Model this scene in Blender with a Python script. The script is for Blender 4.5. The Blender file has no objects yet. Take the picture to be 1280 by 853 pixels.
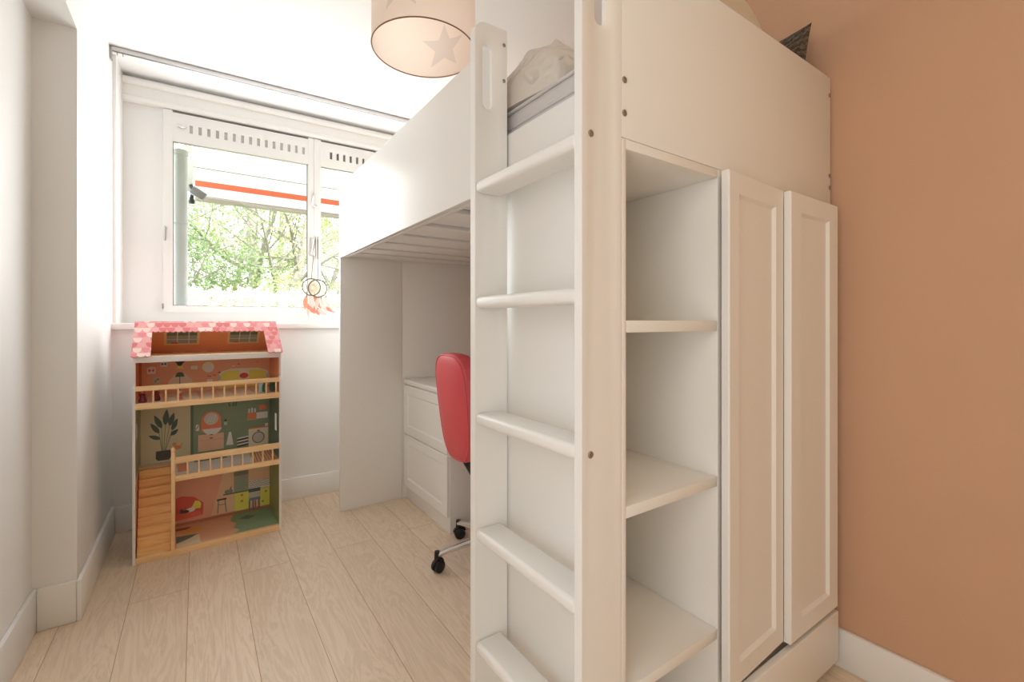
import bpy, bmesh, math, random
from mathutils import Matrix, Vector

S = bpy.context.scene
C = S.collection
PI = math.pi

# ------------------------------------------------------------------ colour / node helpers
def lin(c):
    c = c / 255.0
    return c / 12.92 if c <= 0.04045 else ((c + 0.055) / 1.055) ** 2.4

def rgb(r, g, b):
    return (lin(r), lin(g), lin(b), 1.0)

class NT:
    """small helper for writing shader node trees"""
    def __init__(self, mat):
        mat.use_nodes = True
        self.t = mat.node_tree
        self.t.nodes.clear()
        self.out = self.t.nodes.new('ShaderNodeOutputMaterial')
    def n(self, typ, **kw):
        nd = self.t.nodes.new(typ)
        for k, v in kw.items():
            setattr(nd, k, v)
        return nd
    def put(self, sock, v):
        if v is None:
            return
        if isinstance(v, bpy.types.NodeSocket):
            self.t.links.new(v, sock)
        else:
            sock.default_value = v
    def math(self, op, a, b=None, c=None, clamp=False):
        nd = self.n('ShaderNodeMath', operation=op, use_clamp=clamp)
        self.put(nd.inputs[0], a)
        if b is not None: self.put(nd.inputs[1], b)
        if c is not None: self.put(nd.inputs[2], c)
        return nd.outputs[0]
    def mix(self, f, a, b):
        nd = self.n('ShaderNodeMix', data_type='RGBA')
        self.put(nd.inputs[0], f); self.put(nd.inputs[6], a); self.put(nd.inputs[7], b)
        return nd.outputs[2]
    def xyz(self, v):
        nd = self.n('ShaderNodeSeparateXYZ'); self.put(nd.inputs[0], v)
        return nd.outputs
    def comb(self, x, y, z):
        nd = self.n('ShaderNodeCombineXYZ')
        self.put(nd.inputs[0], x); self.put(nd.inputs[1], y); self.put(nd.inputs[2], z)
        return nd.outputs[0]
    def obj(self):
        return self.n('ShaderNodeTexCoord').outputs['Object']
    def noise(self, vec, scale, detail=2.0, rough=0.5, dist=0.0):
        nd = self.n('ShaderNodeTexNoise')
        self.put(nd.inputs['Vector'], vec)
        nd.inputs['Scale'].default_value = scale
        nd.inputs['Detail'].default_value = detail
        nd.inputs['Roughness'].default_value = rough
        nd.inputs['Distortion'].default_value = dist
        return nd.outputs[0]
    def scale(self, vec, s):
        nd = self.n('ShaderNodeVectorMath', operation='MULTIPLY')
        self.put(nd.inputs[0], vec); nd.inputs[1].default_value = s
        return nd.outputs[0]
    def bump(self, h, strength=0.2, dist=0.002):
        nd = self.n('ShaderNodeBump')
        nd.inputs['Strength'].default_value = strength
        nd.inputs['Distance'].default_value = dist
        self.put(nd.inputs['Height'], h)
        return nd.outputs[0]
    def principled(self, col, rough=0.5, metal=0.0, normal=None, spec=0.5, sheen=0.0):
        nd = self.n('ShaderNodeBsdfPrincipled')
        self.put(nd.inputs['Base Color'], col)
        self.put(nd.inputs['Roughness'], rough)
        nd.inputs['Metallic'].default_value = metal
        nd.inputs['Specular IOR Level'].default_value = spec
        nd.inputs['Sheen Weight'].default_value = sheen
        if normal is not None: self.put(nd.inputs['Normal'], normal)
        return nd.outputs[0]
    def surf(self, sh):
        self.t.links.new(sh, self.out.inputs['Surface'])

def newmat(name):
    m = bpy.data.materials.new(name)
    return m, NT(m)

def paint(name, col, rough=0.6, var=0.02, scale=3.0, bump=0.05, bscale=180.0, spec=0.4):
    m, t = newmat(name)
    o = t.obj()
    f = t.noise(o, scale, 3.0)
    dark = tuple(max(0.0, c * (1 - var * 2)) for c in col[:3]) + (1,)
    lite = tuple(min(1.0, c * (1 + var)) for c in col[:3]) + (1,)
    b = t.bump(t.noise(o, bscale, 2.0), bump, 0.001) if bump else None
    t.surf(t.principled(t.mix(f, dark, lite), rough, 0, b, spec))
    return m

def metal(name, col, rough=0.25):
    m, t = newmat(name)
    f = t.noise(t.obj(), 60.0, 2.0)
    t.surf(t.principled(col, t.math('MULTIPLY_ADD', f, 0.12, rough), 1.0))
    return m

def fabric(name, col, var=0.08, bump=0.25, bscale=350.0, rough=0.9, sheen=0.2):
    m, t = newmat(name)
    o = t.obj()
    f = t.noise(o, 9.0, 3.0)
    w = t.noise(o, bscale, 2.0)
    dark = tuple(c * (1 - var) for c in col[:3]) + (1,)
    lite = tuple(min(1, c * (1 + var)) for c in col[:3]) + (1,)
    t.surf(t.principled(t.mix(f, dark, lite), rough, 0, t.bump(w, bump, 0.001), 0.2, sheen))
    return m

def woodgrain(name, c1, c2, axis='X', scale=18.0, rough=0.45):
    m, t = newmat(name)
    o = t.obj()
    st = {'X': (0.12, 1.6, 1.6), 'Z': (1.6, 1.6, 0.12), 'Y': (1.6, 0.12, 1.6)}[axis]
    v = t.scale(o, st)
    f = t.noise(v, scale, 4.0, 0.6, 0.6)
    w = t.math('MULTIPLY_ADD', t.math('SINE', t.math('MULTIPLY', f, 40.0)), 0.5, 0.5)
    t.surf(t.principled(t.mix(t.math('MULTIPLY', w, f), c1, c2), rough, 0, None, 0.4))
    return m

# ------------------------------------------------------------------ materials
M = {}
M['wall'] = paint('white_wall_paint', (0.815, 0.82, 0.815, 1), 0.55, 0.012, 1.5, 0.05, 120)
M['ceiling'] = paint('white_ceiling_paint', (0.845, 0.85, 0.85, 1), 0.7, 0.01, 1.5, 0.03, 120)
M['peach'] = paint('peach_wall_paint', (0.60, 0.37, 0.245, 1), 0.75, 0.02, 5.0, 0.25, 90, 0.2)
M['trim'] = paint('white_trim_paint', (0.835, 0.835, 0.82, 1), 0.35, 0.01, 4.0, 0.0)
M['board'] = paint('white_foil_board', (0.825, 0.815, 0.785, 1), 0.38, 0.008, 3.0, 0.03, 260)
M['boardshade'] = paint('white_painted_wood', (0.82, 0.81, 0.785, 1), 0.4, 0.01, 3.0, 0.0)
M['sash'] = paint('white_window_frame', (0.79, 0.79, 0.78, 1), 0.4, 0.01, 4.0, 0.0)
M['dark'] = paint('dark_gap_rubber', (0.03, 0.03, 0.03, 1), 0.7, 0.05, 8.0, 0.0)
M['slot'] = paint('grey_vent_slot', (0.20, 0.19, 0.18, 1), 0.7, 0.05, 8.0, 0.0)
M['slotgrey'] = paint('closed_vent_slide', (0.52, 0.50, 0.48, 1), 0.5, 0.03, 8, 0.0)
M['steel'] = metal('screw_steel', (0.42, 0.39, 0.34, 1), 0.35)
M['alu'] = metal('brushed_aluminium', (0.62, 0.61, 0.60, 1), 0.35)
M['chrome'] = metal('polished_chrome', (0.78, 0.78, 0.79, 1), 0.08)
M['black'] = paint('black_plastic', (0.015, 0.015, 0.016, 1), 0.4, 0.1, 30, 0.0)
M['sheet'] = fabric('grey_white_sheet', (0.60, 0.575, 0.57, 1), 0.04)
m, t = newmat('cream_duvet_cotton'); o = t.obj()
nz = t.noise(o, 6.0, 2.0, 0.5, 0.7)
cre = t.math('ABSOLUTE', t.math('SUBTRACT', nz, 0.5))
nz2 = t.noise(o, 15.0, 2.0, 0.5, 0.6)
hh = t.math('ADD', t.math('MULTIPLY', t.math('MINIMUM', cre, 0.09), 9.0), t.math('MULTIPLY', nz2, 0.35))
t.surf(t.principled(t.mix(nz2, (0.66, 0.60, 0.535, 1), (0.73, 0.68, 0.62, 1)), 0.9, 0, t.bump(hh, 0.65, 0.014), 0.2, 0.2))
M['duvet'] = m
M['pillow'] = fabric('beige_pillow_cotton', (0.66, 0.55, 0.41, 1), 0.05, 0.2)
M['pine'] = woodgrain('pale_pine', rgb(246, 212, 164), rgb(232, 186, 130), 'X', 14)
M['pinez'] = woodgrain('pale_pine_upright', rgb(246, 210, 162), rgb(232, 184, 128), 'Z', 14)
M['stair'] = woodgrain('varnished_pine', (0.92, 0.60, 0.28, 1), (0.76, 0.40, 0.145, 1), 'X', 12)
M['toywhite'] = paint('toy_white', (0.82, 0.80, 0.78, 1), 0.45, 0.01, 6, 0.0)
M['pipe'] = paint('grey_pipe', (0.66, 0.68, 0.70, 1), 0.5, 0.05, 6, 0.0)
M['bark'] = paint('grey_bark', (0.32, 0.29, 0.25, 1), 0.9, 0.25, 12, 0.5, 25)
M['hedge_core'] = paint('hedge_core', (0.55, 0.56, 0.42, 1), 0.9, 0.2, 8, 0.0)

def flat(name, r, g, b, rough=0.5):
    key = 'p_' + name
    if key not in M:
        c = rgb(r, g, b)
        M[key] = paint('print_' + name, tuple(min(0.86, k * 1.5 + 0.07) for k in c[:3]) + (1,), rough, 0.03, 20.0, 0.0)
    return M[key]

# red leather of the chair
m, t = newmat('red_leather'); o = t.obj()
vor = t.n('ShaderNodeTexVoronoi'); t.put(vor.inputs['Vector'], o); vor.inputs['Scale'].default_value = 240
t.surf(t.principled(t.mix(t.noise(o, 6, 3), (0.62, 0.075, 0.09, 1), (0.68, 0.10, 0.11, 1)), 0.42, 0, t.bump(vor.outputs['Distance'], 0.15, 0.001), 0.45))
M['red'] = m

# knitted dark cushion
m, t = newmat('brown_chunky_knit'); o = t.obj()
wv = t.n('ShaderNodeTexWave', wave_type='BANDS', bands_direction='DIAGONAL')
t.put(wv.inputs['Vector'], o); wv.inputs['Scale'].default_value = 28; wv.inputs['Distortion'].default_value = 5; wv.inputs['Detail'].default_value = 2
wv.inputs['Detail Scale'].default_value = 3
nz = t.noise(o, 110, 3)
h = t.math('ADD', wv.outputs['Fac'], nz)
t.surf(t.principled(t.mix(t.math('MULTIPLY', h, 0.55), (0.035, 0.026, 0.018, 1), (0.20, 0.15, 0.10, 1)), 0.95, 0, t.bump(h, 1.0, 0.006), 0.1, 0.2))
M['knit'] = m

# oak floor boards: columns along Y, staggered butt joints
m, t = newmat('oak_floor_boards'); o = t.obj(); x, y, z = t.xyz(o)
BW, BL = 0.1845, 2.0
cx = t.math('DIVIDE', t.math('ADD', x, 0.028 + BW * 20), BW)
ci = t.math('FLOOR', cx); cf = t.math('FRACT', cx)
odd = t.math('MODULO', ci, 2.0)
cy = t.math('ADD', t.math('DIVIDE', t.math('ADD', y, -2.23 + BL * 10), BL), t.math('MULTIPLY', t.math('SUBTRACT', 1.0, odd), 0.5))
ri = t.math('FLOOR', cy); rf = t.math('FRACT', cy)
wn = t.n('ShaderNodeTexWhiteNoise', noise_dimensions='2D')
t.put(wn.inputs['Vector'], t.comb(ci, ri, 0.0))
rnd = wn.outputs['Value']
gx = t.math('LESS_THAN', t.math('MULTIPLY', t.math('MINIMUM', cf, t.math('SUBTRACT', 1.0, cf)), BW), 0.0011)
gy = t.math('LESS_THAN', t.math('MULTIPLY', t.math('MINIMUM', rf, t.math('SUBTRACT', 1.0, rf)), BL), 0.0011)
gap = t.math('MAXIMUM', gx, gy)
gv = t.comb(t.math('ADD', t.math('MULTIPLY', x, 6.5), t.math('MULTIPLY', rnd, 37.0)), t.math('MULTIPLY', y, 0.8), t.math('MULTIPLY', rnd, 11.0))
g1 = t.noise(gv, 1.6, 5.0, 0.6, 1.2)
rings = t.math('MULTIPLY_ADD', t.math('SINE', t.math('MULTIPLY', g1, 62.0)), 0.5, 0.5)
fine = t.noise(t.comb(t.math('MULTIPLY', x, 90.0), t.math('MULTIPLY', y, 3.0), rnd), 2.0, 3.0)
base = t.mix(rnd, (0.73, 0.595, 0.45, 1), (0.81, 0.67, 0.52, 1))
grain = t.mix(t.math('MULTIPLY', t.math('MULTIPLY', rings, fine), 0.62), base, (0.50, 0.37, 0.25, 1))
mort = t.mix(gap, grain, (0.42, 0.27, 0.15, 1))
hgt = t.math('SUBTRACT', t.math('MULTIPLY', fine, 0.2), gap)
t.surf(t.principled(mort, t.math('MULTIPLY_ADD', fine, 0.12, 0.36), 0, t.bump(hgt, 0.25, 0.001), 0.4))
M['floor'] = m

# window glass: clear pane with a faint reflection
m, t = newmat('window_glass')
tr = t.n('ShaderNodeBsdfTransparent'); tr.inputs[0].default_value = (0.985, 0.995, 0.99, 1)
gl = t.n('ShaderNodeBsdfGlossy'); gl.inputs['Roughness'].default_value = 0.02
fr = t.n('ShaderNodeFresnel'); fr.inputs['IOR'].default_value = 1.45
mx = t.n('ShaderNodeMixShader'); t.put(mx.inputs[0], t.math('MULTIPLY', fr.outputs[0], 0.6)); t.put(mx.inputs[1], tr.outputs[0]); t.put(mx.inputs[2], gl.outputs[0])
t.surf(mx.outputs[0]); M['glass'] = m

def translucent(name, col, amount, noise=0.0):
    m, t = newmat(name); o = t.obj()
    f = t.noise(o, 25 if noise else 2, 3)
    c = t.mix(f, tuple(k * (1 - noise) for k in col[:3]) + (1,), tuple(min(1, k * (1 + noise)) for k in col[:3]) + (1,))
    d = t.n('ShaderNodeBsdfDiffuse'); tl = t.n('ShaderNodeBsdfTranslucent')
    t.put(d.inputs[0], c); t.put(tl.inputs[0], c)
    mx = t.n('ShaderNodeMixShader'); mx.inputs[0].default_value = amount
    t.put(mx.inputs[1], d.outputs[0]); t.put(mx.inputs[2], tl.outputs[0]); t.surf(mx.outputs[0])
    return m
M['awning'] = translucent('white_awning_cloth', (0.86, 0.85, 0.82, 1), 0.45)
M['orange'] = paint('orange_awning_stripe', (0.46, 0.09, 0.035, 1), 0.7, 0.03, 8, 0)
M['bar'] = paint('cream_awning_bar', (0.30, 0.26, 0.22, 1), 0.5, 0.05, 8, 0)
M['barwhite'] = paint('white_awning_valance', (0.70, 0.68, 0.64, 1), 0.6, 0.03, 8, 0)
M['leaf1'] = translucent('spring_leaf', (0.32, 0.42, 0.14, 1), 0.4, 0.45)
M['leaf2'] = translucent('pale_leaf', (0.45, 0.50, 0.25, 1), 0.4, 0.4)
M['leaf3'] = translucent('dark_ivy_leaf', (0.24, 0.33, 0.16, 1), 0.3, 0.4)
M['blossom'] = translucent('hedge_leaf', (0.64, 0.62, 0.55, 1), 0.4, 0.3)
M['lawn'] = paint('lawn', (0.20, 0.26, 0.09, 1), 0.9, 0.25, 3, 0.0)
M['feather'] = translucent('coral_feather', (0.74, 0.34, 0.25, 1), 0.3, 0.25)
M['featherpink'] = translucent('pale_pink_feather', (0.82, 0.64, 0.59, 1), 0.3, 0.2)
M['web'] = paint('cream_web_thread', (0.60, 0.52, 0.36, 1), 0.8, 0.1, 40, 0)
M['cord'] = paint('brown_cord', (0.12, 0.10, 0.075, 1), 0.8, 0.1, 40, 0)

# lamp shade paper: pinkish, printed with five-pointed stars (inside reads the same stars through the paper)
m, t = newmat('blush_shade_paper'); o = t.obj(); x, y, z = t.xyz(o)
NS = 2
ang = t.math('ARCTAN2', y, x)
u = t.math('ADD', t.math('MULTIPLY', ang, NS / (2 * PI)), 10.0 + 0.2722)
uf = t.math('SUBTRACT', t.math('FRACT', u), 0.5)
px = t.math('MULTIPLY', uf, 2 * PI * 0.1755 / NS)
pz = t.math('SUBTRACT', z, 0.112)
rr = t.math('SQRT', t.math('ADD', t.math('MULTIPLY', px, px), t.math('MULTIPLY', pz, pz)))
pa = t.math('ADD', t.math('ARCTAN2', px, pz), PI * 4)
fold = t.math('PINGPONG', pa, PI / 5)
R0, r0 = 0.090, 0.038
sx = t.math('MULTIPLY', rr, t.math('COSINE', fold)); sy = t.math('MULTIPLY', rr, t.math('SINE', fold))
ix, iy = r0 * math.cos(PI / 5), r0 * math.sin(PI / 5)
# edge from (R0,0) to (ix,iy); inside when cross < 0
ex, ey = ix - R0, iy
cr = t.math('SUBTRACT', t.math('MULTIPLY', t.math('SUBTRACT', sy, 0.0), ex), t.math('MULTIPLY', t.math('SUBTRACT', sx, R0), ey))
star = t.math('GREATER_THAN', cr, 0.0)
col = t.mix(star, (0.85, 0.74, 0.66, 1), (0.71, 0.64, 0.59, 1))
d = t.n('ShaderNodeBsdfDiffuse'); tl = t.n('ShaderNodeBsdfTranslucent'); t.put(d.inputs[0], col); t.put(tl.inputs[0], col)
mx = t.n('ShaderNodeMixShader'); mx.inputs[0].default_value = 0.45
t.put(mx.inputs[1], d.outputs[0]); t.put(mx.inputs[2], tl.outputs[0]); t.surf(mx.outputs[0])
M['shade'] = m

# pink scalloped tiles of the toy roof
m, t = newmat('pink_roof_print'); o = t.obj(); x, y, z = t.xyz(o)
ry = t.math('DIVIDE', z, 0.022); row = t.math('FLOOR', ry)
rx = t.math('ADD', t.math('DIVIDE', x, 0.030), t.math('MULTIPLY', t.math('MODULO', row, 2.0), 0.5)); cl = t.math('FLOOR', rx)
wn = t.n('ShaderNodeTexWhiteNoise', noise_dimensions='2D'); t.put(wn.inputs['Vector'], t.comb(cl, row, 0.0))
fx = t.math('SUBTRACT', t.math('FRACT', rx), 0.5); fy = t.math('FRACT', ry)
arc = t.math('GREATER_THAN', t.math('ADD', t.math('MULTIPLY', fx, fx), t.math('MULTIPLY', t.math('SUBTRACT', 1.0, fy), t.math('MULTIPLY', t.math('SUBTRACT', 1.0, fy), 0.30))), 0.27)
ramp = t.n('ShaderNodeValToRGB'); t.put(ramp.inputs[0], wn.outputs['Value'])
ramp.color_ramp.interpolation = 'CONSTANT'
e = ramp.color_ramp.elements
e[0].position = 0; e[0].color = rgb(238, 150, 155); e[1].position = 0.35; e[1].color = rgb(242, 178, 178)
k = e.new(0.6); k.color = rgb(228, 128, 128); k = e.new(0.78); k.color = rgb(250, 222, 216)
t.surf(t.principled(t.mix(arc, ramp.outputs[0], rgb(240, 168, 170)), 0.5, 0, None, 0.3))
M['rooftile'] = m

# ------------------------------------------------------------------ mesh builder
WM = {}     # world matrix of each parent

class MB:
    def __init__(self):
        self.bm = bmesh.new(); self.mats = []; self.cur = 0
    def mat(self, m):
        if m not in self.mats: self.mats.append(m)
        self.cur = self.mats.index(m); return self
    def face(self, vs):
        try:
            f = self.bm.faces.new(vs); f.material_index = self.cur; return f
        except ValueError:
            return None
    def box(self, x0, x1, y0, y1, z0, z1, bev=0.0, seg=2, xf=None):
        r = bmesh.ops.create_cube(self.bm, size=1.0); vs = r['verts']
        mt = Matrix.Translation(((x0 + x1) / 2, (y0 + y1) / 2, (z0 + z1) / 2)) @ Matrix.Diagonal((abs(x1 - x0), abs(y1 - y0), abs(z1 - z0), 1))
        bmesh.ops.transform(self.bm, matrix=mt, verts=vs)
        fs = set(f for v in vs for f in v.link_faces)
        allv = list(vs)
        if bev > 0:
            es = list(set(e for v in vs for e in v.link_edges))
            rb = bmesh.ops.bevel(self.bm, geom=es + vs, offset=bev, segments=seg, profile=0.5, affect='EDGES', clamp_overlap=True)
            fs = set(rb['faces']) | set(f for f in fs if f.is_valid)
            allv = list(set(v for f in fs for v in f.verts))
        for f in fs: f.material_index = self.cur
        if xf is not None: bmesh.ops.transform(self.bm, matrix=xf, verts=allv)
        return self
    def loft(self, rings, close=True, caps=True):
        vr = [[self.bm.verts.new(p) for p in r] for r in rings]
        n = len(vr[0])
        for a, b in zip(vr[:-1], vr[1:]):
            for i in range(n if close else n - 1):
                j = (i + 1) % n
                self.face((a[i], a[j], b[j], b[i]))
        if caps:
            self.face(list(reversed(vr[0]))); self.face(vr[-1])
        return self
    def tube(self, pts, r, n=8, caps=True):
        pts = [Vector(p) for p in pts]
        rs = r if isinstance(r, (list, tuple)) else [r] * len(pts)
        rings = []; up = None
        for i, p in enumerate(pts):
            d = (pts[min(i + 1, len(pts) - 1)] - pts[max(i - 1, 0)])
            if d.length < 1e-9: d = Vector((0, 0, 1))
            d.normalize()
            if up is None:
                up = Vector((0, 0, 1)) if abs(d.z) < 0.9 else Vector((1, 0, 0))
            a = d.cross(up)
            if a.length < 1e-6: a = d.cross(Vector((0, 1, 0)))
            a.normalize(); b = a.cross(d).normalized(); up = b
            rings.append([p + a * (math.cos(2 * PI * k / n) * rs[i]) + b * (math.sin(2 * PI * k / n) * rs[i]) for k in range(n)])
        return self.loft(rings, True, caps)
    def ring(self, c, R, r, ax1, ax2, n=32, m=6):
        c = Vector(c); a1 = Vector(ax1); a2 = Vector(ax2); a3 = a1.cross(a2)
        vr = []
        for i in range(n):
            th = 2 * PI * i / n; d = a1 * math.cos(th) + a2 * math.sin(th)
            vr.append([self.bm.verts.new(c + d * (R + r * math.cos(2 * PI * k / m)) + a3 * (r * math.sin(2 * PI * k / m))) for k in range(m)])
        for i in range(n):
            for k in range(m):
                self.face((vr[i][k], vr[(i + 1) % n][k], vr[(i + 1) % n][(k + 1) % m], vr[i][(k + 1) % m]))
        return self
    def lathe(self, prof, c=(0, 0, 0), n=24, caps=True, xf=None):
        rings = []
        for (r, z) in prof:
            ring = [Vector((c[0] + r * math.cos(2 * PI * k / n), c[1] + r * math.sin(2 * PI * k / n), c[2] + z)) for k in range(n)]
            if xf is not None: ring = [xf @ p for p in ring]
            rings.append(ring)
        return self.loft(rings, True, caps)
    def plate(self, outer, holes, depth, xf, chamfer=None):
        """plate in local (a,b) with thickness along c=0..depth; holes: list of (loop,) or (loop_front, loop_inner, d)"""
        bm = self.bm
        def mk(loop, c): return [bm.verts.new(xf @ Vector((p[0], p[1], c))) for p in loop]
        def edges(vs):
            out = []
            for i in range(len(vs)):
                a, b = vs[i], vs[(i + 1) % len(vs)]
                e_ = bm.edges.get((a, b)) or bm.edges.new((a, b)); out.append(e_)
            return out
        nrm = (xf.to_3x3() @ Vector((0, 0, 1))).normalized()
        caps = []
        for c, sgn in ((0.0, -1), (depth, 1)):
            lo = mk(outer, c); hs = [mk(hh[0], c) for hh in holes]
            es = edges(lo)
            for hh in hs: es += edges(hh)
            r = bmesh.ops.triangle_fill(bm, use_beauty=True, use_dissolve=False, edges=es, normal=nrm * sgn)
            for g in r['geom']:
                if isinstance(g, bmesh.types.BMFace): g.material_index = self.cur
            caps.append((lo, hs))
        def sides(a, b):
            for i in range(len(a)):
                j = (i + 1) % len(a); self.face((a[i], a[j], b[j], b[i]))
        sides(caps[0][0], caps[1][0])
        for k, hh in enumerate(holes):
            if len(hh) == 1:
                sides(caps[0][1][k], caps[1][1][k])
            else:
                f, b = mk(hh[1], hh[2]), mk(hh[1], depth - hh[2])
                sides(caps[0][1][k], f); sides(f, b); sides(b, caps[1][1][k])
        return self
    def door(self, w, h, t, frame, rec=0.008, slope=0.007, r=0.003, xf=None, fz=None):
        """shaker front: local x 0..w, z 0..h, front at y=0, back at y=t"""
        fz = fz or frame
        def rect(i, j, y): return [(i, y, j), (w - i, y, j), (w - i, y, h - j), (i, y, h - j)]
        rings = [rect(0, 0, t), rect(0, 0, r), rect(r * .4, r * .4, r * .3), rect(r, r, 0), rect(frame, fz, 0), rect(frame + slope, fz + slope, rec)]
        if xf is not None: rings = [[xf @ Vector(p) for p in q] for q in rings]
        return self.loft(rings, True, True)
    def poly(self, pts):
        return self.face([self.bm.verts.new(p) for p in pts])
    def build(self, name, mat=None, parent=None, local=False, smooth=35, xf=None, merge=0.0):
        if mat is not None and not self.mats: self.mats = [mat]
        if xf is not None: self.bm.transform(xf)
        if merge: bmesh.ops.remove_doubles(self.bm, verts=self.bm.verts, dist=merge)
        bmesh.ops.recalc_face_normals(self.bm, faces=self.bm.faces)
        org = None
        if parent is not None and not local:
            self.bm.transform(WM[parent.name].inverted())
        elif parent is None:
            vs = self.bm.verts
            lo = [min(v.co[i] for v in vs) for i in range(3)]; hi = [max(v.co[i] for v in vs) for i in range(3)]
            org = Vector(((lo[0] + hi[0]) / 2, (lo[1] + hi[1]) / 2, lo[2]))
            if name in KEEP: org = None
            else: self.bm.transform(Matrix.Translation(-org))
        me = bpy.data.meshes.new(name)
        self.bm.to_mesh(me); self.bm.free()
        for mm in self.mats: me.materials.append(mm)
        if smooth:
            me.polygons.foreach_set('use_smooth', [True] * len(me.polygons))
            me.set_sharp_from_angle(angle=math.radians(smooth))
        ob = bpy.data.objects.new(name, me); C.objects.link(ob)
        if parent is not None:
            ob.parent = parent; WM[ob.name] = WM[parent.name].copy()
        elif org is not None:
            ob.location = org; WM[ob.name] = Matrix.Translation(org)
        else:
            WM[ob.name] = Matrix.Identity(4)
        return ob

KEEP = {'floor'}

def tag(o, label, cat, group=None):
    o['label'] = label; o['category'] = cat
    if group: o['group'] = group
    return o

def thing(name, label, cat, loc=(0, 0, 0), rz=0.0, group=None):
    o = bpy.data.objects.new(name, None); C.objects.link(o)
    o.empty_display_size = 0.05
    o.location = loc; o.rotation_euler = (0, 0, rz)
    WM[o.name] = Matrix.Translation(loc) @ Matrix.Rotation(rz, 4, 'Z')
    return tag(o, label, cat, group)

def struct(o):
    o['kind'] = 'structure'; return o

def copy_tree(o, parent=None):
    c = o.copy(); C.objects.link(c)
    if parent is not None:
        c.parent = parent
        WM[c.name] = WM[parent.name].copy()
    for ch in list(o.children): copy_tree(ch, c)
    return c

def stadium(cx, z0, z1, w, n=8):
    r = w / 2; pts = []
    for i in range(n + 1):
        a = PI * i / n; pts.append((cx + r * math.cos(a), z1 - r + r * math.sin(a)))
    for i in range(n + 1):
        a = PI + PI * i / n; pts.append((cx + r * math.cos(a), z0 + r + r * math.sin(a)))
    return pts

XZ = lambda y: Matrix(((1, 0, 0, 0), (0, 0, 1, y), (0, 1, 0, 0), (0, 0, 0, 1)))      # (a,b,c) -> (a, y+c, b)
YZ = lambda x: Matrix(((0, 0, 1, x), (1, 0, 0, 0), (0, 1, 0, 0), (0, 0, 0, 1)))      # (a,b,c) -> (x+c, a, b)

# ------------------------------------------------------------------ the room
ZC = 2.412                      # ceiling
XL, XR = -0.352, 1.640          # white wall left, peach wall right
XN = -0.466                     # recessed part of the left wall
YB = 3.02                       # back wall under the sill
YC = 2.22                       # where the left wall steps out
YR = -1.00                      # wall behind
BK = Matrix.Translation((0, YB, 0)) @ Matrix.Rotation(math.atan(-0.03), 4, 'Z')     # frame of the window wall

b = MB(); b.box(-0.7, 1.9, YR - 0.2, 3.45, -0.10, 0.0)
struct(b.build('floor', M['floor'], smooth=0))
b = MB(); b.box(-0.7, 1.9, YR - 0.2, 3.45, ZC, ZC + 0.12)
struct(b.build('ceiling', M['ceiling'], smooth=0))

# left wall: recessed stretch with a low soffit, then a step out
b = MB(); b.box(XL - 0.25, XL, YC, 3.42, 0, ZC)
b.box(XN - 0.15, XN, YR - 0.15, YC, 0, ZC)
b.box(XN, XL, YR - 0.15, YC, 2.103, ZC)
struct(b.build('wall_left', M['wall'], smooth=0))
b = MB(); b.box(XR, XR + 0.15, YR - 0.15, 3.45, 0, ZC)
struct(b.build('wall_right', M['peach'], smooth=0))
b = MB(); b.box(XN - 0.1, XR + 0.1, YR - 0.15, YR, 0, ZC)
struct(b.build('wall_rear', paint('warm_beige_paint', (0.64, 0.54, 0.38, 1), 0.75, 0.02, 5.0, 0.2, 90, 0.2), smooth=0))

# back wall: knee wall, then the window recess above the sill
b = MB(); b.box(XL - 0.1, XR + 0.1, 0.0, 0.42, 0, 1.02)
struct(b.build('wall_back', M['wall'], smooth=0, xf=BK))
W0, W1, W2 = -0.165, 0.622, 1.41
ZW0, ZW1 = 1.118, 2.262
b = MB()
b.box(XL - 0.1, W0, 0.225, 0.42, 1.02, ZC + 0.05); b.box(W2, XR + 0.1, 0.225, 0.42, 1.02, ZC + 0.05)
b.box(W0, W2, 0.225, 0.42, ZW1, ZC + 0.05); b.box(W0, W2, 0.225, 0.42, 1.02, ZW0)
struct(b.build('wall_window', M['wall'], smooth=0, xf=BK))
b = MB(); b.box(XL - 0.02, XR + 0.02, -0.03, 0.225, 1.021, 1.0555, 0.006, 3)
struct(b.build('window_sill', M['trim'], xf=BK))
b = MB(); b.box(XL - 0.02, XL + 0.013, 0.015, 0.226, 1.0556, ZC)
struct(b.build('trim_1', M['trim'], xf=BK, smooth=0))
# moulded header over the windows: two rounded lips with a flat band between
def mould(y0, z0, r, x0=XL - 0.02, x1=XR + 0.05, n=10):
    sec = [(0.226, z0 - r)] + [(y0 - r * math.sin(PI * i / n) * 0.9 + 0.012, z0 - r * math.cos(PI * i / n)) for i in range(n + 1)] + [(0.226, z0 + r)]
    return [[(x0, y, z) for y, z in sec], [(x1, y, z) for y, z in sec]]
b = MB(); b.loft(mould(0.175, 2.372, 0.019)); struct(b.build('trim_2', M['trim'], xf=BK, smooth=50))
b = MB(); b.loft(mould(0.185, 2.282, 0.017)); struct(b.build('trim_3', M['trim'], xf=BK, smooth=50))
b = MB(); b.box(XL - 0.02, XR + 0.05, 0.195, 0.2255, 2.299, 2.353); struct(b.build('trim_4', M['trim'], xf=BK, smooth=0))

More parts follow.
